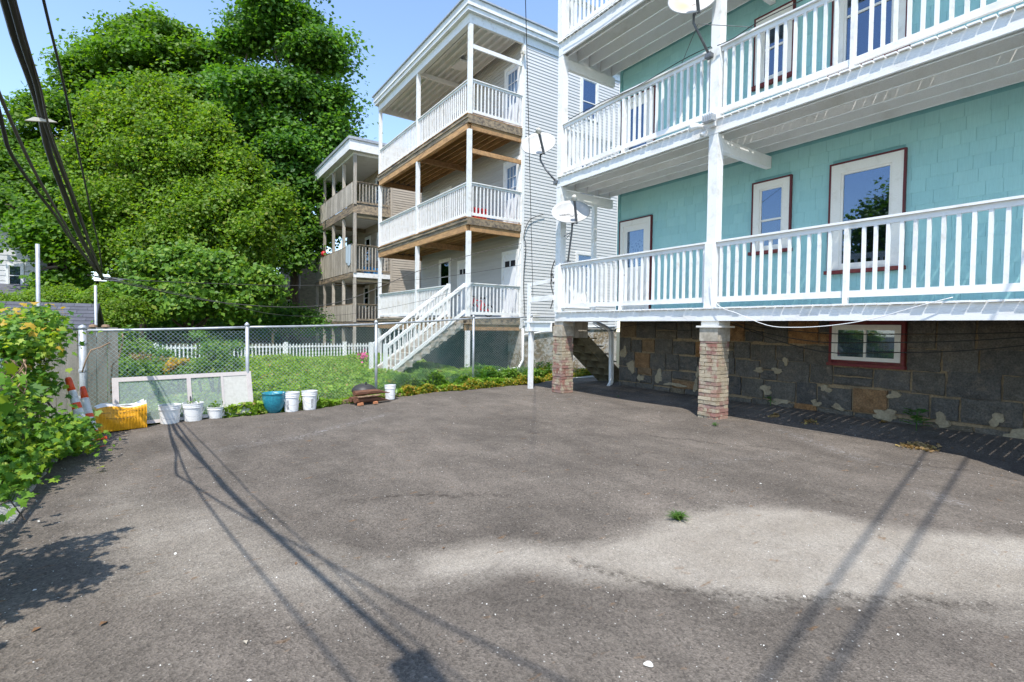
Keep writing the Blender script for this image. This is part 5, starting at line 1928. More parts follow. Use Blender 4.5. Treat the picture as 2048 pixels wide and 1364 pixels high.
for (px, py, lab, n, r) in ((1837, 893, 'clump of yellow and brown dead leaves at the foot of the fern leaved sapling', 210, .20), (1548, 836, 'dry brown leaf clump beside the green weed by the pillar', 50, .08),
                            (1618, 848, 'dark brown dead weed clump in the shade', 60, .09), (1767, 859, 'tiny dead leaf clump near the sapling', 30, .05)):
    c = atZ(px, py, 0.02)
    n2 = n
    cc = rng.normal(size=(n2, 3)) * np.array([r, r * .8, .012]) * .6 + np.array([c[0], c[1], 0])
    cc[:, 2] = gz(cc[:, 0], cc[:, 1]) + .01 + np.abs(cc[:, 2])
    o = leaf_object('dead_leaf_clump', cc, rng.normal(size=(n2, 3)) * .5 + np.array([0, 0, 1]), .05, M['dry'], seed=n)
    tag(o, lab, 'dead leaves', 'dry leaf clumps in the porch shade')
c = atZ(1357, 1038, 0)
mb = MB()
blades(mb, (c[0], c[1], float(gz(c[0], c[1]))), 110, .075, .13, .005)
o = mb.build('grass_tuft', M['grassm'])
tag(o, 'lone tuft of green grass growing out of the pale patch of asphalt', 'grass tuft')
mb = MB()
for k in range(10):
    blades(mb, (-1.12 + random.uniform(-.1, .1), 5.9 + k * .12, .0), 9, .16, .16, .006)
o = mb.build('edge_grass', M['grassm'])
tag(o, 'long grass blades beside the broken concrete edging at the left', 'grass', kind='stuff')
c = atD(727, 712, 19)
hd = thing('pink_flower', 'bright pink flower head in front of the picket fence', 'flower', (c[0], c[1], 0))
pc = rng.normal(size=(60, 3)) * .09 + c
leaf_object('petals', pc, rng.normal(size=(60, 3)), .09, M['pink'], hd, seed=3)
MB().tube([(c[0], c[1], -.05), tuple(c)], .01, 5).build('stem', M['leaf_fern'], hd)


# ------------------------------------------------------------------ things along the edge of the lot
def bucket(px, py, h, rt, label, plant=0, prnt=False, rings=3):
    c = atZ(px, py, 0)
    d = np.array([CF[0], CF[1]])
    d /= np.linalg.norm(d)
    c = (c[0] + d[0] * rt * .85, c[1] + d[1] * rt * .85, 0.004)
    th = thing('plastic_bucket', label, 'bucket', c, 'white plastic buckets along the edge of the lot')
    rb_ = rt * .84
    prof = [(rb_ * .97, 0), (rb_, .01)]
    zr0 = h * .74
    prof += [(rb_ + (rt - rb_) * .7, zr0)]
    for k in range(rings):
        z = zr0 + (h - zr0) * k / rings
        prof += [(rt * .965, z), (rt * 1.015, z + .004), (rt * 1.015, z + .014), (rt * .97, z + .018)]
    prof += [(rt, h - .012), (rt * 1.03, h - .008), (rt * 1.03, h), (rt * .96, h), (rt * .95, h - .05), (rt * .9, h - .055)]
    mb = MB()
    mb.lathe(c, prof, 28)
    mb.build('body', M['bucket'], th, smooth=False)
    MB().lathe((c[0], c[1], c[2] + h - .05), [(rt * .93, 0), (rt * .93, .006)], 20).build('soil', M['soil'], th)
    hp = [(c[0] + rt * 1.03 * math.cos(a), c[1] - .012 + rt * 1.03 * math.sin(a) * .6 - rt * .55, c[2] + h * .72 - .12 * abs(math.sin(a)) - .0) for a in [PI + PI * k / 10 for k in range(11)]]
    MB().tube(hp, .003, 5).build('handle', M['steel'], th)
    if prnt:
        an = math.atan2(-CF[1], -CF[0]) + prnt
        w_ = .17
        mb = MB()
        for k in range(5):
            a0, a1 = an - w_ + 2 * w_ * k / 5, an - w_ + 2 * w_ * (k + 1) / 5
            z0, z1 = c[2] + h * .12, c[2] + h * .62
            r0, r1 = rb_ + (rt - rb_) * .7 * .16 + .0015, rb_ + (rt - rb_) * .7 * .84 + .0015
            mb.poly([(c[0] + r0 * math.cos(a0), c[1] + r0 * math.sin(a0), z0), (c[0] + r0 * math.cos(a1), c[1] + r0 * math.sin(a1), z0), (c[0] + r1 * math.cos(a1), c[1] + r1 * math.sin(a1), z1), (c[0] + r1 * math.cos(a0), c[1] + r1 * math.sin(a0), z1)])
        mb.build('print', M['printlabel'], th)
    if plant:
        pc_ = rng.normal(size=(plant, 3)) * np.array([rt * .45, rt * .45, .03]) + np.array([c[0], c[1], c[2] + h + .01])
        leaf_object('plant', pc_, rng.normal(size=(plant, 3)) * .6 + np.array([0, 0, 1]), .045, M['leaf_vine'], th, seed=plant)
    return th


def m_print():
    mt, t, out = nt('faded_label_print')
    p = N(t, 'BsdfPrincipled')
    v = coords(t, (60, 60, 90))
    n_ = noise(t, v, 1.6, 2)
    c = ramp(t, n_, [(.48, (.62, .62, .62)), (.52, (.13, .13, .15))])
    t.links.new(c, p.inputs['Base Color'])
    p.inputs['Roughness'].default_value = .5
    t.links.new(p.outputs[0], out.inputs[0])
    return mt


M['printlabel'] = m_print()
bucket(329, 850, .29, .145, 'widest dirty white bucket right of the yellow bundle, dead leaf inside')
bucket(376, 845, .29, .145, 'white bucket between the widest dirty bucket and the smallest bucket', 14)
bucket(424, 839, .19, .115, 'smallest white bucket, holding a green seedling', 60, rings=1)
bucket(577, 825, .34, .135, 'white bucket touching the blue pot, with dark printed label', 0, -.1)
bucket(614, 821, .34, .135, 'tall white bucket standing alone right of the labelled one', 0, .75)
bucket(778, 800, .30, .115, 'white bucket behind the pointed ends of the brown timbers', 0)

c = atZ(536, 829, 0)
pc = (c[0] + .12, c[1] + .16, .003)
pot = thing('blue_pot', 'round glossy turquoise blue planter between the screen and the buckets', 'pot', pc)
pr = [(.09, 0), (.10, .005), (.135, .06), (.165, .13), (.185, .21), (.19, .29), (.188, .33), (.196, .335), (.196, .35), (.18, .35), (.178, .30), (.17, .29)]
MB().lathe(pc, pr, 32).build('body', M['bluepot'], pot, smooth=True)
MB().lathe((pc[0], pc[1], pc[2] + .29), [(.172, 0), (.172, .01)], 20).build('soil', M['soil'], pot)

# leaning screen door
sd = thing('screen_door', 'old aluminium screen door lying on its side against the weeds', 'door', (.3, 9.6, 0))
a0 = np.array([-.64, 9.30, 0.02])
a1 = np.array([1.24, 9.66, 0.02])
lean = np.array([-.03, .20, .70])


def SP(u, v, n_=0.0):
    ux = (a1 - a0) / np.linalg.norm(a1 - a0)
    nr = np.cross(ux, lean / np.linalg.norm(lean))
    return a0 + (a1 - a0) * u + lean * v + nr * n_


def sbar(mb, u0, u1, v0, v1, n0=0, n1=.03):
    mb.hexa([SP(u0, v0, n0), SP(u1, v0, n0), SP(u1, v1, n0), SP(u0, v1, n0), SP(u0, v0, n1), SP(u1, v0, n1), SP(u1, v1, n1), SP(u0, v1, n1)])


mb = MB()
sbar(mb, 0, 1, 0, .07); sbar(mb, 0, 1, .91, 1); sbar(mb, 0, .04, .07, .91); sbar(mb, .96, 1, .07, .91)
sbar(mb, .495, .525, .07, .91); sbar(mb, .752, .77, .07, .91)
fr_ = mb.build('frame', mat('pale_aluminium_frame', (.55, .50, .47), (.45, .40, .37), 8, .5, .8, .5, bstr=.05), sd)
for (u0, u1) in ((.04, .495), (.525, .752)):
    mb = MB()
    sbar(mb, u0, u1, .07, .91, .012, .015)
    mb.build('screen', M['screen'], sd)
mb = MB()
sbar(mb, .77, .96, .07, .91, .006, .022)
mb.build('panel', mat('cream_panel', (.56, .55, .50), (.48, .47, .42), 20, .4, .7, .7, bscale=150, bstr=.2), sd)
mb = MB()
sbar(mb, .508, .515, .40, .50, .03, .05)
mb.build('handle', M['darkmetal'], sd)

# yellow wrapped bundle
yb = thing('yellow_bundle', 'yellow plastic wrapped bundle with a white folded top', 'bundle', (-.5, 9.2, 0))
mb = MB()
NXY, NZ = 44, 9
w0, w1 = np.array([-.80, 9.02]), np.array([-.24, 9.16])
dv = (w1 - w0)
dn_ = np.array([-dv[1], dv[0]]) / np.linalg.norm(dv)
grid = {}


def yp(u, side, q):
    bul = .035 * math.sin(PI * u) * math.sin(PI * q) * (1 if side == 0 else -1)
    rib = .006 * math.sin(u * 2 * PI * 15) + .006 * math.sin(q * 9 + u * 14) + .004 * math.sin(q * 31 + u * 6)
    p = w0 + dv * u + dn_ * (0.16 * side) - dn_ * (bul + rib * (1 if side == 0 else -1))
    return (p[0], p[1], .0 + q * (.335 + .02 * math.sin(u * 7)) + .008)


for side in (0, 1):
    for i in range(NXY + 1):
        for j in range(NZ + 1):
            grid[side, i, j] = len(mb.v)
            mb.v.append(yp(i / NXY, side, j / NZ))
    for i in range(NXY):
        for j in range(NZ):
            f = (grid[side, i, j], grid[side, i + 1, j], grid[side, i + 1, j + 1], grid[side, i, j + 1])
            mb.f.append(f if side == 0 else f[::-1])
for j in range(NZ):
    for i in (0, NXY):
        mb.f.append((grid[0, i, j], grid[0, i, j + 1], grid[1, i, j + 1], grid[1, i, j]))
for i in range(NXY):
    mb.f.append((grid[0, i, NZ], grid[0, i + 1, NZ], grid[1, i + 1, NZ], grid[1, i, NZ]))
mb.build('wrap', M['yellow'], yb, smooth=True)
mb = MB()
for i in range(16):
    u0, u1 = i / 16, (i + 1) / 16
    h0 = .03 + .012 * math.sin(u0 * 9) + .03 * max(0, u0 - .85) / .15
    h1 = .03 + .012 * math.sin(u1 * 9) + .03 * max(0, u1 - .85) / .15
    for side in (0, 1):
        p, q = w0 + dv * u0 + dn_ * (.15 * side + .01), w0 + dv * u1 + dn_ * (.15 * side + .01)
        z0, z1 = .335 + .02 * math.sin(u0 * 7), .335 + .02 * math.sin(u1 * 7)
        mb.poly([(p[0], p[1], z0), (q[0], q[1], z1), (q[0] + dn_[0] * .01, q[1] + dn_[1] * .01, z1 + h1), (p[0] + dn_[0] * .01, p[1] + dn_[1] * .01, z0 + h0)])
    p, q = w0 + dv * u0, w0 + dv * u1
    mb.poly([(p[0] + dn_[0] * .02, p[1] + dn_[1] * .02, .362 + .006 * math.sin(i)), (q[0] + dn_[0] * .02, q[1] + dn_[1] * .02, .362 + .006 * math.sin(i + 1)), (q[0] + dn_[0] * .16, q[1] + dn_[1] * .16, .36), (p[0] + dn_[0] * .16, p[1] + dn_[1] * .16, .36)])
mb.build('lining', M['bucket'], yb)
mb = MB()
for zz, lo_, hi_ in ((.27, .08, .92), (.19, .12, .75), (.31, .3, .7)):
    mb.tube([(yp(u, 0, zz / .34)[0] - dn_[0] * .004, yp(u, 0, zz / .34)[1] - dn_[1] * .004, zz + .008 * math.sin(u * 11)) for u in np.linspace(lo_, hi_, 12)], .0025, 4)
mb.build('cord', M['darkmetal'], yb)


# cones
def cone(base, tip, label, bands, r0=.075, r1=.035):
    th = thing('traffic_cone', label, 'traffic cone', tuple(base), 'orange and white traffic cones')
    a, b = Vector([float(x) for x in base]), Vector([float(x) for x in tip])
    n = len(bands)
    for i, (s0, s1, mt_) in enumerate(bands):
        rr0, rr1 = r0 + (r1 - r0) * s0, r0 + (r1 - r0) * s1
        mb = MB()
        mb.tube([a.lerp(b, s0), a.lerp(b, s1)], [rr0, rr1], 16, cap=(i == n - 1 or i == 0))
        mb.build('reflective_band' if mt_ == 'band' else 'cone_body', M[mt_], th, smooth=True)
    d = (b - a).normalized()
    MB().tube([b, b + d * .03, b + d * .035], [r1, r1 * .8, r1 * .5], 12).build('tip', M['orange'], th)
    q = d.to_track_quat('Z', 'Y')
    mb = MB()
    for z0, z1 in ((-.0, .035),):
        pts = []
        for z in (z0, z1):
            for (x, y) in ((-.11, -.11), (.11, -.11), (.11, .11), (-.11, .11)):
                v = Vector((x, y, z))
                v.rotate(q)
                pts.append(tuple(a + v))
        mb.hexa(pts)
    mb.build('base', M['orange'], th)


cone(atY(182, 905, 8.1), atY(137, 760, 8.35), 'front traffic cone, taller, leaning left with scribbled bands', [(0, .15, 'orange'), (.15, .3, 'band'), (.3, .45, 'orange'), (.45, .6, 'band'), (.6, .68, 'orange'), (.68, .85, 'band'), (.85, 1, 'orange')])
cone(atY(188, 885, 8.6), atY(166, 778, 8.9), 'rear traffic cone, shorter, half hidden behind the leaning one', [(0, .2, 'orange'), (.2, .45, 'band'), (.45, .52, 'orange'), (.52, .82, 'band'), (.82, 1, 'orange')])


# timbers
def timber(a, b, w, h, label, mt='timber', taper=True, name='landscape_timber'):
    a, b = Vector([float(x) for x in a]), Vector([float(x) for x in b])
    d = (b - a).normalized()
    s = d.cross(Vector((0, 0, 1))).normalized()
    prof = []
    for k in range(8):
        an = PI / 8 + k * PI / 4
        prof.append((math.cos(an) * w * .54, math.sin(an) * h * .54))
    mb = MB()
    n = 9
    for i in range(n + 1):
        t = i / n
        p = a.lerp(b, t)
        f = 1.0
        dz = 0
        if taper and t > .65:
            f = max(.04, 1 - (t - .65) / .35)
            dz = -h * .5 * (1 - f)
        for (x, z) in prof:
            j = random.uniform(-.004, .004)
            mb.v.append(tuple(p + s * (x * (1 if f > .9 else .9) + j) + Vector((0, 0, z * f + dz + j))))
    for i in range(n):
        for k in range(8):
            k2 = (k + 1) % 8
            mb.f.append((i * 8 + k, i * 8 + k2, (i + 1) * 8 + k2, (i + 1) * 8 + k))
    mb.f.append(tuple(range(8)))
    mb.f.append(tuple(n * 8 + k for k in range(8))[::-1])
    o = mb.build(name, M[mt])
    tag(o, label, 'timber', 'brown timbers stacked by the fence')


timber((3.02, 9.78, .085), (3.78, 9.98, .07), .12, .10, 'lowest brown timber of the stack, lying on brick chips')
timber((2.98, 9.95, .09), (3.5, 10.08, .085), .12, .10, 'short brown timber at the back of the stack bottom')
timber((3.06, 9.72, .155), (3.55, 9.85, .155), .05, .035, 'thin pale split board between the stacked timbers', 'timber_l', False)
timber((3.00, 9.78, .225), (3.76, 9.96, .225), .12, .095, 'top brown timber of the stack, sharpened end pointing right')
o = MB().hexa([(3.05, 9.66, 0), (3.16, 9.69, 0), (3.15, 9.74, 0), (3.04, 9.72, 0), (3.055, 9.665, .045), (3.155, 9.69, .05), (3.145, 9.735, .05), (3.045, 9.715, .04)]).build('brick_chip', M['terracotta'])
tag(o, 'left brick chip propping the lowest timber', 'brick', 'brick chips under the timber stack')
o = MB().hexa([(3.38, 9.72, 0), (3.47, 9.75, 0), (3.46, 9.8, 0), (3.37, 9.78, 0), (3.385, 9.725, .04), (3.465, 9.75, .04), (3.455, 9.795, .045), (3.375, 9.775, .04)]).build('brick_chip', M['terracotta'])
tag(o, 'right brick chip propping the lowest timber', 'brick', 'brick chips under the timber stack')
lid = thing('fire_pit_cover', 'dark domed lid with a short handle leaning behind the brown timbers', 'cover', (3.3, 10.15, .2))
MB().lathe((3.32, 10.16, .20), [(.24, 0), (.25, .01), (.235, .06), (.18, .12), (.10, .155), (.03, .165)], 24).build('dome', M['blackpl'], lid, smooth=True)
MB().tube([(3.32, 10.08, .30), (3.32, 10.06, .36), (3.33, 10.06, .40)], [.022, .016, .02], 8).build('handle', M['darkmetal'], lid)
mb = MB().lathe((0, 0, 0), [(.055, 0), (.085, .03), (.08, .075), (.04, .10), (.01, .105)], 7)
for (px, py, lab, mt_, s, ct) in ((676, 806, 'orange terracotta shard in the weeds left of the timbers', 'terracotta', .8, 'shard'), (655, 803, 'pale rock in the weeds beside the terracotta shard', 'stonelight', .7, 'rock'), (853, 786, 'pale flat rock in the weeds right of the last bucket', 'stonelight', 1.5, 'rock')):
    c = atZ(px, py, .0)
    me = mb.mesh('rock', M[mt_])
    o = inst('rock', me, (c[0], c[1] + .05, .0), None, (0, 0, random.uniform(0, 6)), (s, s * .8, s * .7))
    tag(o, lab, ct)

# litter on the asphalt
lf = MB()
lf.v = [(0, -.05, 0), (.018, 0, .010), (0, .055, .004), (-.018, 0, .012), (0, 0, .002)]
lf.f = [(0, 1, 4), (1, 2, 4), (2, 3, 4), (3, 0, 4)]
for (px, py, lab, mt_, s) in ((207, 1251, 'curled tan dead leaf on the asphalt, lower left', 'deadleaf', .55), (72, 1263, 'small orange brown dead leaf at the lower left edge', 'deadleaf', .45), (490, 1293, 'pale oval dead leaf between the cable shadows', 'stonelight', .4),
                              (888, 1092, 'small rusty dead leaf in the pale asphalt strip', 'deadleaf', .35), (592, 1130, 'tiny dark brown leaf on a cable shadow', 'deadleaf', .3), (1275, 933, 'dead leaf fragment in the middle of the lot', 'deadleaf', .4)):
    c = atZ(px, py, 0)
    o = inst('dead_leaf', lf.mesh('dead_leaf', M[mt_]), (c[0], c[1], float(gz(c[0], c[1])) + .004), None, (random.uniform(-.2, .2), random.uniform(-.2, .2), random.uniform(0, 6)), (s * 1.6, s, s * 1.8))
    tag(o, lab, 'leaf')
c = atZ(1297, 1330, 0)
mb = MB()
pts = []
for k in range(14):
    a = 2 * PI * k / 14
    r = .022 * (1 + .15 * math.sin(3 * a))
    pts.append((c[0] + r * math.cos(a), c[1] + r * math.sin(a), float(gz(c[0], c[1])) + .006))
mb.poly(pts)
o = mb.build('paper_scrap', M['chip'])
tag(o, 'round pale scrap flattened on the asphalt, bottom of the picture', 'scrap')
n = 2200
x = rng.uniform(-1, 9, n)
y = rng.uniform(.5, 10, n)
k = (y < edgeY(x) - .1)
x, y = x[k], y[k]
P = np.stack([x, y, gz(x, y) + .004], 1)
nn = rng.normal(size=(len(x), 3)) * .35 + np.array([0, 0, 1])
V, T = quads_from(P, nn, .011 * rng.choice([.6, .8, 1, 1.8], len(x), p=[.45, .35, .17, .03]), aspect=.8, bend=.1, seed=77)
o = bpy.data.objects.new('gravel_bits', np_mesh('gravel_bits', V, T.ravel(), np.full(len(T), 3), M['chip']))
add(o)
tag(o, 'tiny pale grit and chips scattered over the asphalt', 'grit', kind='stuff')

# ------------------------------------------------------------------ satellite dishes


def dish(center, nrm, roll, w, h, foot, label, rust=False, bend=None, text=None):
    th = thing('satellite_dish', label, 'satellite dish', tuple(float(x) for x in foot), 'grey satellite dishes on the teal house porch')
    center = Vector([float(x) for x in center])
    q = Vector(nrm).normalized().to_track_quat('Z', 'Y')
    R = (q.to_matrix() @ Matrix.Rotation(roll, 3, 'Z')).to_4x4()
    Mx = Matrix.Translation(center) @ R
    mb = MB()
    seg, rg = 40, 7
    for i in range(rg + 1):
        s = i / rg
        for k in range(seg):
            a = 2 * PI * k / seg
            mb.v.append((w / 2 * s * math.cos(a), h / 2 * s * math.sin(a), .075 * s * s * (w / .8)))
    for i in range(rg):
        for k in range(seg):
            k2 = (k + 1) % seg
            mb.f.append((i * seg + k, (i + 1) * seg + k, (i + 1) * seg + k2, i * seg + k2))
    b = len(mb.v)
    for k in range(seg):
        a = 2 * PI * k / seg
        mb.v.append((w / 2 * 1.012 * math.cos(a), h / 2 * 1.012 * math.sin(a), .06 * (w / .8)))
    for k in range(seg):
        k2 = (k + 1) % seg
        mb.f.append((rg * seg + k, b + k, b + k2, rg * seg + k2))
    b2 = len(mb.v)
    for i in range(3):
        s = (1, .6, .02)[i]
        for k in range(seg):
            a = 2 * PI * k / seg
            mb.v.append((w / 2 * 1.012 * s * math.cos(a), h / 2 * 1.012 * s * math.sin(a), .075 * s * s * (w / .8) - .015))
    for i in range(2):
        for k in range(seg):
            k2 = (k + 1) % seg
            mb.f.append((b2 + i * seg + k, b2 + (i + 1) * seg + k, b2 + (i + 1) * seg + k2, b2 + i * seg + k2))
    me = mb.mesh('reflector', M['dish_rust'] if rust else M['dish'], True)
    o = bpy.data.objects.new('reflector', me)
    o.matrix_basis = Mx
    o['_d'] = 0
    del o['_d']
    COL.objects.link(o)
    o.parent = th
    o.matrix_parent_inverse = WM[th.name].inverted()
    WM[o.name] = Mx.copy()

    def L(p): return Mx @ Vector(p)
    # feed arm from the low edge to the focus, lnb at its end
    mb = MB()
    e0, e1 = L((0, -h / 2, .06)), L((0, -h * .40, w * .34))
    e2 = L((0, -h * .02, w * .55))
    mb.beam(L((0, -h / 2 - .01, .03)), e2, .05, .04)
    mb.build('feed_arm', M['dishmetal'], th)
    mb = MB()
    d = (center - e2).normalized()
    mb.tube([e2 - d * .05, e2, e2 + d * .035, e2 + d * .045], [.04, .05, .075, .065], 12)
    mb.tube([e2 - d * .04 + Vector((-.035, 0, 0)), e2 + d * .03 + Vector((-.05, 0, .0))], [.02, .032], 10)
    mb.build('lnb', M['lightbox'], th, smooth=True)
    mb = MB()
    bk = L((0, -h * .18, -.05))
    mb.tube([L((0, -h * .2, 0)), bk], .05, 8)
    mb.beam(L((-.04, -h * .42, -.01)), bk, .05, .05)
    lo = L((0, -h * .42, -.10))
    f = Vector([float(x) for x in foot])
    pts = [bk, Vector((bk.x, bk.y, lo.z - .08))]
    if bend is not None: pts.append(Vector([float(x) for x in bend]))
    pts.append(f)
    mb.tube(pts, .022, 8)
    mb.build('mast', M['dishmetal'], th, smooth=True)
    mb = MB()
    mb.box(f.x - .05, f.x + .05, f.y - .06, f.y + .06, f.z - .05, f.z + .02)
    mb.build('foot_plate', M['dishmetal'], th)
    return th, Mx, o


ca = Vector((-.45, -.72, .52))
d1, Mx1, r1 = dish(atX(1384, 3, 7.42), (-.62, -.55, .30), .30, .80, .66, (7.66, 5.36, 6.22), 'topmost satellite dish, rust stained, fixed to the second floor railing at the middle post', True)
mb = MB()
mt_ = Vector([float(x) for x in atX(1396, 48, 7.42)])
mb.tube([mt_, (7.70, 4.62, 6.35)], .006, 5)
mb.tube([mt_, (7.70, 5.95, 6.34)], .006, 5)
mb.build('stay_rod', M['dishmetal'], d1)
d2, Mx2, r2 = dish(atX(1077, 291, 7.40), (-.52, -.66, .42), .42, .84, .66, (7.70, 9.47, 5.02), 'middle satellite dish on a bent arm at the far end of the upper porch', bend=(7.50, 9.62, 5.30))
d3, Mx3, r3 = dish(atX(1141, 428, 7.74), (-.42, -.70, .55), .30, .92, .70, (7.78, 9.10, 3.08), 'lowest satellite dish, on the first floor railing with faded lettering')
mb = MB()
k3 = Vector([float(x) for x in atX(1146, 462, 7.9)])
mb.tube([k3, (7.72, 9.46, 3.62)], .008, 5)
mb.tube([k3, (7.86, 9.46, 3.55)], .008, 5)
mb.build('stay_rod', M['dishmetal'], d3)
# faded lettering on the lowest dish
for i, (s, dx, dy, sz) in enumerate((("JOHNSTEEN", -.34, -.03, .070), ("WATERTO", -.06, -.10, .070))):
    cu = bpy.data.curves.new('lettering', 'FONT')
    cu.body = s
    cu.size = sz
    cu.extrude = .0005
    cu.materials.append(M['print'])
    o = bpy.data.objects.new('lettering', cu)
    lm = Mx3 @ Matrix.Translation((dx, dy, .040)) @ Matrix.Rotation(.12, 4, 'Y')
    o.matrix_basis = lm
    me_ = bpy.data.meshes.new_from_object(o)
    me_.materials.clear()
    me_.materials.append(M['print'])
    bpy.data.objects.remove(o)
    o = bpy.data.objects.new('lettering', me_)
    o.matrix_basis = lm
    COL.objects.link(o)
    o.parent = d3
    o.matrix_parent_inverse = WM[d3.name].inverted()

# floodlight
fl = thing('floodlight', 'twin white floodlight with a finned lamp on the middle porch post', 'light', (7.66, 5.3, 5.0))
MB().box(7.60, 7.67, 5.20, 5.32, 4.98, 5.06).build('bracket', M['white'], fl)
mb = MB().box(7.50, 7.60, 5.16, 5.36, 5.04, 5.14)
for k in range(5):
    mb.box(7.48, 7.50, 5.17 + k * .04, 5.185 + k * .04, 5.04, 5.15)
mb.build('lamp', M['steel'], fl)
MB().tube([(7.64, 5.42, 5.02), (7.56, 5.50, 5.04), (7.48, 5.58, 5.02), (7.47, 5.59, 5.02)], [.03, .05, .075, .06], 12).build('lamp_head', M['white'], fl, smooth=True)
MB().tube([(7.64, 5.38, 4.93), (7.56, 5.40, 4.86)], [.03, .045], 10).build('sensor', M['white'], fl, smooth=True)


# ------------------------------------------------------------------ cables
def cable(pts, r, label, mt='cable', name='cable', group=None, seg=6, smooth_n=4):
    P = [Vector([float(c) for c in p]) for p in pts]
    out = []
    n = len(P)
    for i in range(n - 1):
        p0, p1, p2, p3 = P[max(i - 1, 0)], P[i], P[i + 1], P[min(i + 2, n - 1)]
        for k in range(smooth_n):
            t = k / smooth_n
            out.append(.5 * ((2 * p1) + (p2 - p0) * t + (2 * p0 - 5 * p1 + 4 * p2 - p3) * t * t + (3 * p1 - p0 - 3 * p2 + p3) * t ** 3))
    out.append(P[-1])
    o = MB().tube(out, r, seg).build(name, M[mt], smooth=True)
    tag(o, label, 'cable', group)
    return o


GW = 'overhead wires crossing the upper left'
J = atY(205, 557, 9.6)


def wpath(px, ys, back, end=True):
    pts = [atY(a, b, y) for (a, b), y in zip(px, ys)]
    p0, p1 = pts[0], pts[1]
    d = (p0 - p1)
    d = d / abs(d[1])
    pre = []
    for s in back:
        q = p0 + d * s
        q[2] += .012 * s * s
        pre.append(q)
    return pre[::-1] + pts + ([J] if end else [])


cable(wpath([(10, 0), (34, 85), (61, 160), (80, 222), (99, 308), (137, 410), (157, 466)], [3.9, 4.25, 4.65, 5.05, 5.9, 6.9, 7.6], [2, 4.5, 8, 13]), .024, 'thickest black overhead cable bundle at the upper left', 'cable', 'overhead_cable', GW)
cable(wpath([(22, 0), (50, 100), (73, 170), (88, 236), (116, 318), (144, 393), (168, 456)], [3.8, 4.2, 4.6, 5.1, 5.9, 6.7, 7.5], [2, 4.5, 8, 13]), .016, 'overhead cable running just right of the thickest bundle', 'cable', 'overhead_cable', GW)
cable(wpath([(30, 0), (58, 100), (82, 180), (97, 250), (125, 330), (158, 420), (182, 495)], [3.8, 4.2, 4.6, 5.1, 5.9, 6.9, 7.9], [2, 4.5, 8, 13]), .007, 'thin wire lashed along the thick bundle on its right side', 'wire', 'overhead_cable', GW)
cable(wpath([(87, 0), (106, 79), (123, 150), (144, 246), (164, 338), (185, 437), (200, 505)], [3.7, 4.0, 4.4, 5.0, 5.9, 7.2, 8.4], [2, 4.5, 8, 13]), .0075, 'single thin overhead wire farthest right of the thick bundle', 'cable', 'overhead_cable', GW)
cable(wpath([(0, 232), (17, 297), (44, 342), (79, 390), (113, 434), (137, 472), (163, 505)], [4.7, 5.0, 5.3, 5.7, 6.2, 6.9, 7.9], [1.5, 3, 5, 9]), .013, 'lower of the two curving overhead cables at the left edge', 'cable', 'overhead_cable', GW)
cable(wpath([(0, 191), (27, 253), (58, 321), (89, 379), (130, 448), (155, 490)], [4.3, 4.6, 5.0, 5.5, 6.6, 7.6], [1.5, 3, 5, 9]), .011, 'upper of the two curving overhead cables at the left edge', 'wire', 'overhead_cable', GW)
o = MB().box(-.02, .10, -.14, .14, -.05, .05).mesh('splice_case', M['blackpl'])
o = inst('splice_case', o, (-.68, .06, 4.32), None, (.2, 0, .08), (1.2, 2.2, 1.3))
tag(o, 'black splice case hanging on the overhead cables, above the picture top', 'splice case')
# spreader and clamps
p = atY(82, 238, 5.08)
mb = MB()
mb.hexa([p + np.array([-.09, 0, -.03]), p + np.array([.09, .0, -.002]), p + np.array([.09, .02, -.002]), p + np.array([-.09, .02, -.03]), p + np.array([-.04, 0, .006]), p + np.array([.05, 0, .012]), p + np.array([.05, .02, .012]), p + np.array([-.04, .02, .006])])
o = mb.build('cable_spacer', M['lightbox'])
tag(o, 'pale plastic spacer clamped across the thickest overhead cable bundle', 'clamp')
mb = MB()
Jv = Vector([float(c) for c in J])
for k in range(7):
    mb.tube([Jv + Vector((random.uniform(-.1, .0), random.uniform(-.1, .1), random.uniform(-.03, .04))), Jv + Vector((random.uniform(.05, .3), random.uniform(0, .15), random.uniform(-.06, .02)))], .005, 5)
o = mb.build('cable_splice', M['steel'])
o.data.materials[0] = M['dishmetal']
tag(o, 'tangle of silver splices where the overhead cables meet', 'splice')
gw2 = 'service wires strung to the grey house'
E1 = (10.2, 14.42, float(atY(1050, 488, 14.42)[2]))
cable([J, atY(320, 582, 10.6), atY(450, 606, 11.3), atY(600, 614, 12.2), atY(703, 597, 12.9), atY(839, 541, 13.6), atY(960, 505, 14.2), E1], .010, 'sagging service wire looping from the splice to the grey house corner', 'wire', 'service_wire', gw2)
cable([J, atY(400, 566, 10.8), atY(600, 571, 12), atY(760, 565, 13), atY(900, 552, 13.9), (10.2, 14.42, float(atY(1046, 530, 14.42)[2]))], .006, 'nearly level thin service wire crossing the first floor porch', 'wire', 'service_wire', gw2)
cable([atY(175, 550, 9.2), J, atY(245, 563, 10), atY(420, 600, 11.2), atY(560, 630, 12), atY(700, 628, 12.8), atY(850, 600, 13.6), atY(935, 575, 14.35)], .005, 'lowest thin service wire behind the chain link fence', 'wire', 'service_wire', gw2)
_w0, _w1 = atY(1051, 0, 6.2), atY(1066, 600, 10.4)
cable([_w0 + (_w0 - _w1) * 1.6 + np.array([0, 0, -1.2]), _w0 + (_w0 - _w1) * .7 + np.array([0, 0, -.2]), _w0, _w0 * .66 + _w1 * .34, _w0 * .33 + _w1 * .67, _w1], .006, 'thin black wire dropping past the middle satellite dish to the landing', 'cable', 'drop_wire')
gw3 = 'overhead wires passing above the camera to the teal house'
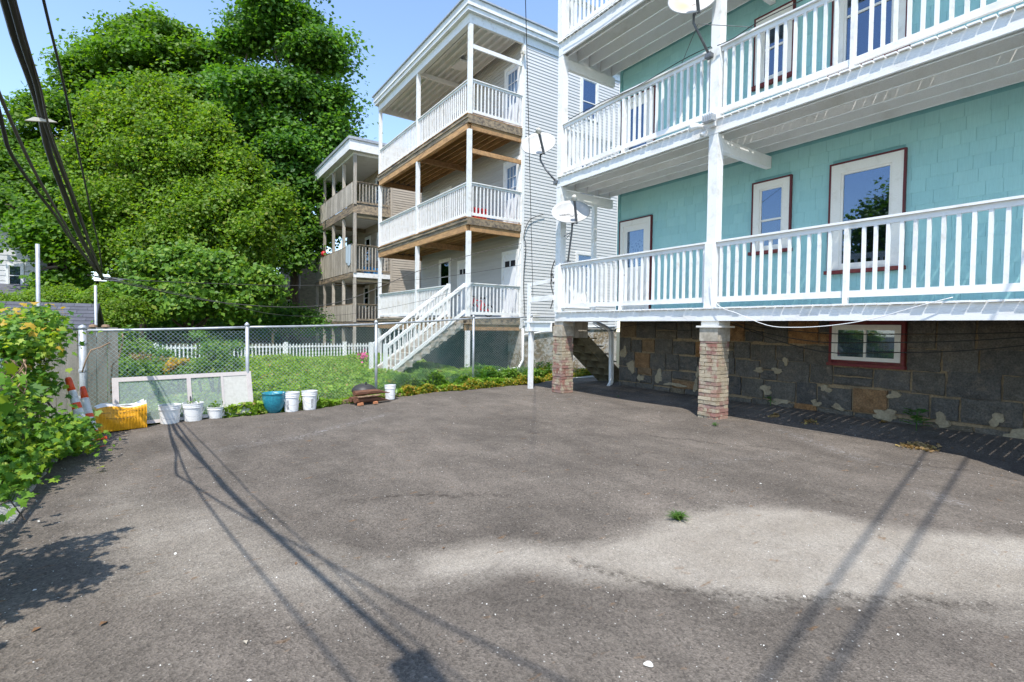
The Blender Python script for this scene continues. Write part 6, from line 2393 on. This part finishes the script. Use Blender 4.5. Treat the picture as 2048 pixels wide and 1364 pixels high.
for (s1, s2, lab) in (((2.19, 1.18), (8.29, 2.38), 'upper of two overhead wires above the picture'), ((2.39, 1.02), (8.24, 1.96), 'lower of two overhead wires above the picture')):
    h1, h2 = 7.2, 6.2
    a = Vector((s1[0] - .36 * h1, s1[1] - .42 * h1, h1))
    b = Vector((s2[0] - .36 * h2, s2[1] - .42 * h2, h2))
    d = b - a
    cable([a - d * 1.2, a, (a + b) / 2, b, Vector((7.62, b.y + (7.62 - b.x) * d.y / d.x, 6.0))], .018, lab, 'cable', 'overhead_cable', gw3)
cable([(7.63, 5.22, 2.4), (7.62, 5.16, 2.1), (7.60, 4.98, 1.92), (7.60, 4.7, 1.82), (7.60, 4.2, 1.63), (7.60, 3.8, 1.60), (7.60, 3.3, 1.63), (7.60, 2.8, 1.72), (7.61, 2.3, 1.88), (7.64, 2.0, 1.97)], .0055, 'white cable drooping in front of the first floor deck fascia', 'cable_w', 'white_cable')
for (zz, sag_, x, lab) in ((1.60, .20, 8.5, 'upper black cable sagging under the porch in front of the basement window'), (1.55, .30, 8.7, 'lower black cable sagging under the porch in front of the basement window'), (1.62, .10, 8.9, 'black cable tight beneath the deck boards')):
    cable([(x + .3, 5.6, 1.68), (x, 4.9, zz - sag_ * .3), (x, 3.9, zz - sag_ * 1.1), (x, 3.0, zz - sag_ * 1.0), (x, 2.2, zz - sag_ * .8), (x, 1.4, zz - sag_ * .35), (x, .6, 1.66)], .008, lab, 'cable', 'porch_cable', 'black cables slung under the porch')
cable([(8.7, 9.2, 1.66), (8.7, 8.7, 1.48), (8.7, 8.2, 1.58), (8.7, 7.6, 1.64), (8.7, 6.6, 1.52), (8.7, 5.6, 1.62)], .007, 'black cable looping under the deck between the two pillars', 'cable', 'porch_cable', 'black cables slung under the porch')
cable([(7.66, 9.0, 6.33), (7.68, 8.0, 6.36), (7.68, 7.0, 6.31), (7.68, 6.0, 6.38), (7.66, 5.4, 6.36), (7.64, 5.3, 6.3)], .007, 'black cable lying along the upper railing left of the middle post', 'cable', 'railing_cable', 'cables on the upper railing')
cable([(7.64, 5.2, 6.3), (7.66, 4.9, 6.30), (7.67, 4.5, 6.37), (7.67, 3.8, 6.36), (7.67, 3.2, 6.37), (7.67, 2.4, 6.37)], .007, 'black cable lying along the upper railing right of the middle post', 'cable', 'railing_cable', 'cables on the upper railing')
cable([(7.62, 9.2, 8.2), (7.62, 8.2, 8.16), (7.62, 7.2, 8.19), (7.62, 6.4, 8.2)], .007, 'black cable stapled along the third floor deck edge', 'cable', 'edge_cable')
cable([(7.66, 9.44, 3.15), (7.63, 9.5, 2.95), (7.62, 9.52, 2.75), (7.66, 9.46, 2.6), (7.64, 9.5, 2.85), (7.62, 9.52, 2.6), (7.66, 9.47, 2.3), (7.62, 9.52, 2.0)], .012, 'loop of black cable tied at the left corner post of the porch', 'cable', 'cable_coil')
cable([(10.4, 14.42, 1.9), (10.32, 14.42, 3.2), (10.40, 14.42, 4.4), (10.30, 14.42, 4.7), (10.55, 14.42, 5.3), (11.2, 14.42, 5.6)], .012, 'tangled service cable climbing the corner of the grey house', 'cable', 'service_cable')

# porch things on the grey house
o = MB().box(8.45, 8.95, 14.7, 15.0, 5.12, 5.42).box(8.43, 8.97, 14.68, 15.02, 5.421, 5.50).build('cool_box', M['redpl'])
tag(o, 'red cool box behind the second floor balusters of the grey house', 'cool box')
o = MB().lathe((9.3, 14.95, 5.12), [(.12, 0), (.15, .02), (.16, .22), (.14, .24)], 14).build('blue_tub', M['bluepl'], smooth=True)
tag(o, 'small blue tub beside the red cool box on the porch', 'tub')
bk = thing('child_bicycle', 'red child bicycle standing on the first floor porch of the grey house', 'bicycle', (8.9, 15.0, 1.88))


def ring(mb, c, r, t, axis='y', seg=18):
    pts = [(c[0] + r * math.cos(a), c[1], c[2] + r * math.sin(a)) for a in [2 * PI * k / seg for k in range(seg + 1)]]
    mb.tube(pts, t, 6, False)


for cx_ in (8.55, 9.25):
    mb = MB()
    ring(mb, (cx_, 15.0, 2.10), .20, .02)
    wv = mb.build('wheel', M['rubber'], bk)
    mb = MB()
    for k in range(6):
        a = PI * k / 6
        mb.tube([(cx_ - .19 * math.cos(a), 15.0, 2.10 - .19 * math.sin(a)), (cx_ + .19 * math.cos(a), 15.0, 2.10 + .19 * math.sin(a))], .004, 4)
    mb.build('spokes', M['steel'], wv)
mb = MB()
for a, b in (((8.55, 2.10), (8.68, 2.52)), ((8.66, 2.45), (9.0, 2.42)), ((8.68, 2.4), (8.92, 2.12)), ((8.92, 2.12), (9.02, 2.5)), ((8.92, 2.12), (9.25, 2.10)), ((9.0, 2.42), (9.25, 2.10))):
    mb.tube([(a[0], 15.0, a[1]), (b[0], 15.0, b[1])], .018, 6)
mb.build('frame', M['redpl'], bk)
MB().box(8.94, 9.14, 14.95, 15.05, 2.5, 2.55).build('saddle', M['rubber'], bk)
MB().tube([(8.62, 14.82, 2.62), (8.70, 14.95, 2.56), (8.70, 15.05, 2.56), (8.62, 15.18, 2.62)], .014, 6).build('handlebar', M['darkmetal'], bk)
o = MB().box(9.28, 9.33, 14.30, 14.33, 0, 0).build('tmp', M['white'])
bpy.data.objects.remove(o)
o = MB().lathe((7.9, 12.2, 0), [(.10, 0), (.12, .02), (.13, .2), (.11, .22)], 12).build('dark_pot', M['blackpl'], smooth=True)
tag(o, 'small dark pot in the yellowing weeds left of the white landing post', 'pot')
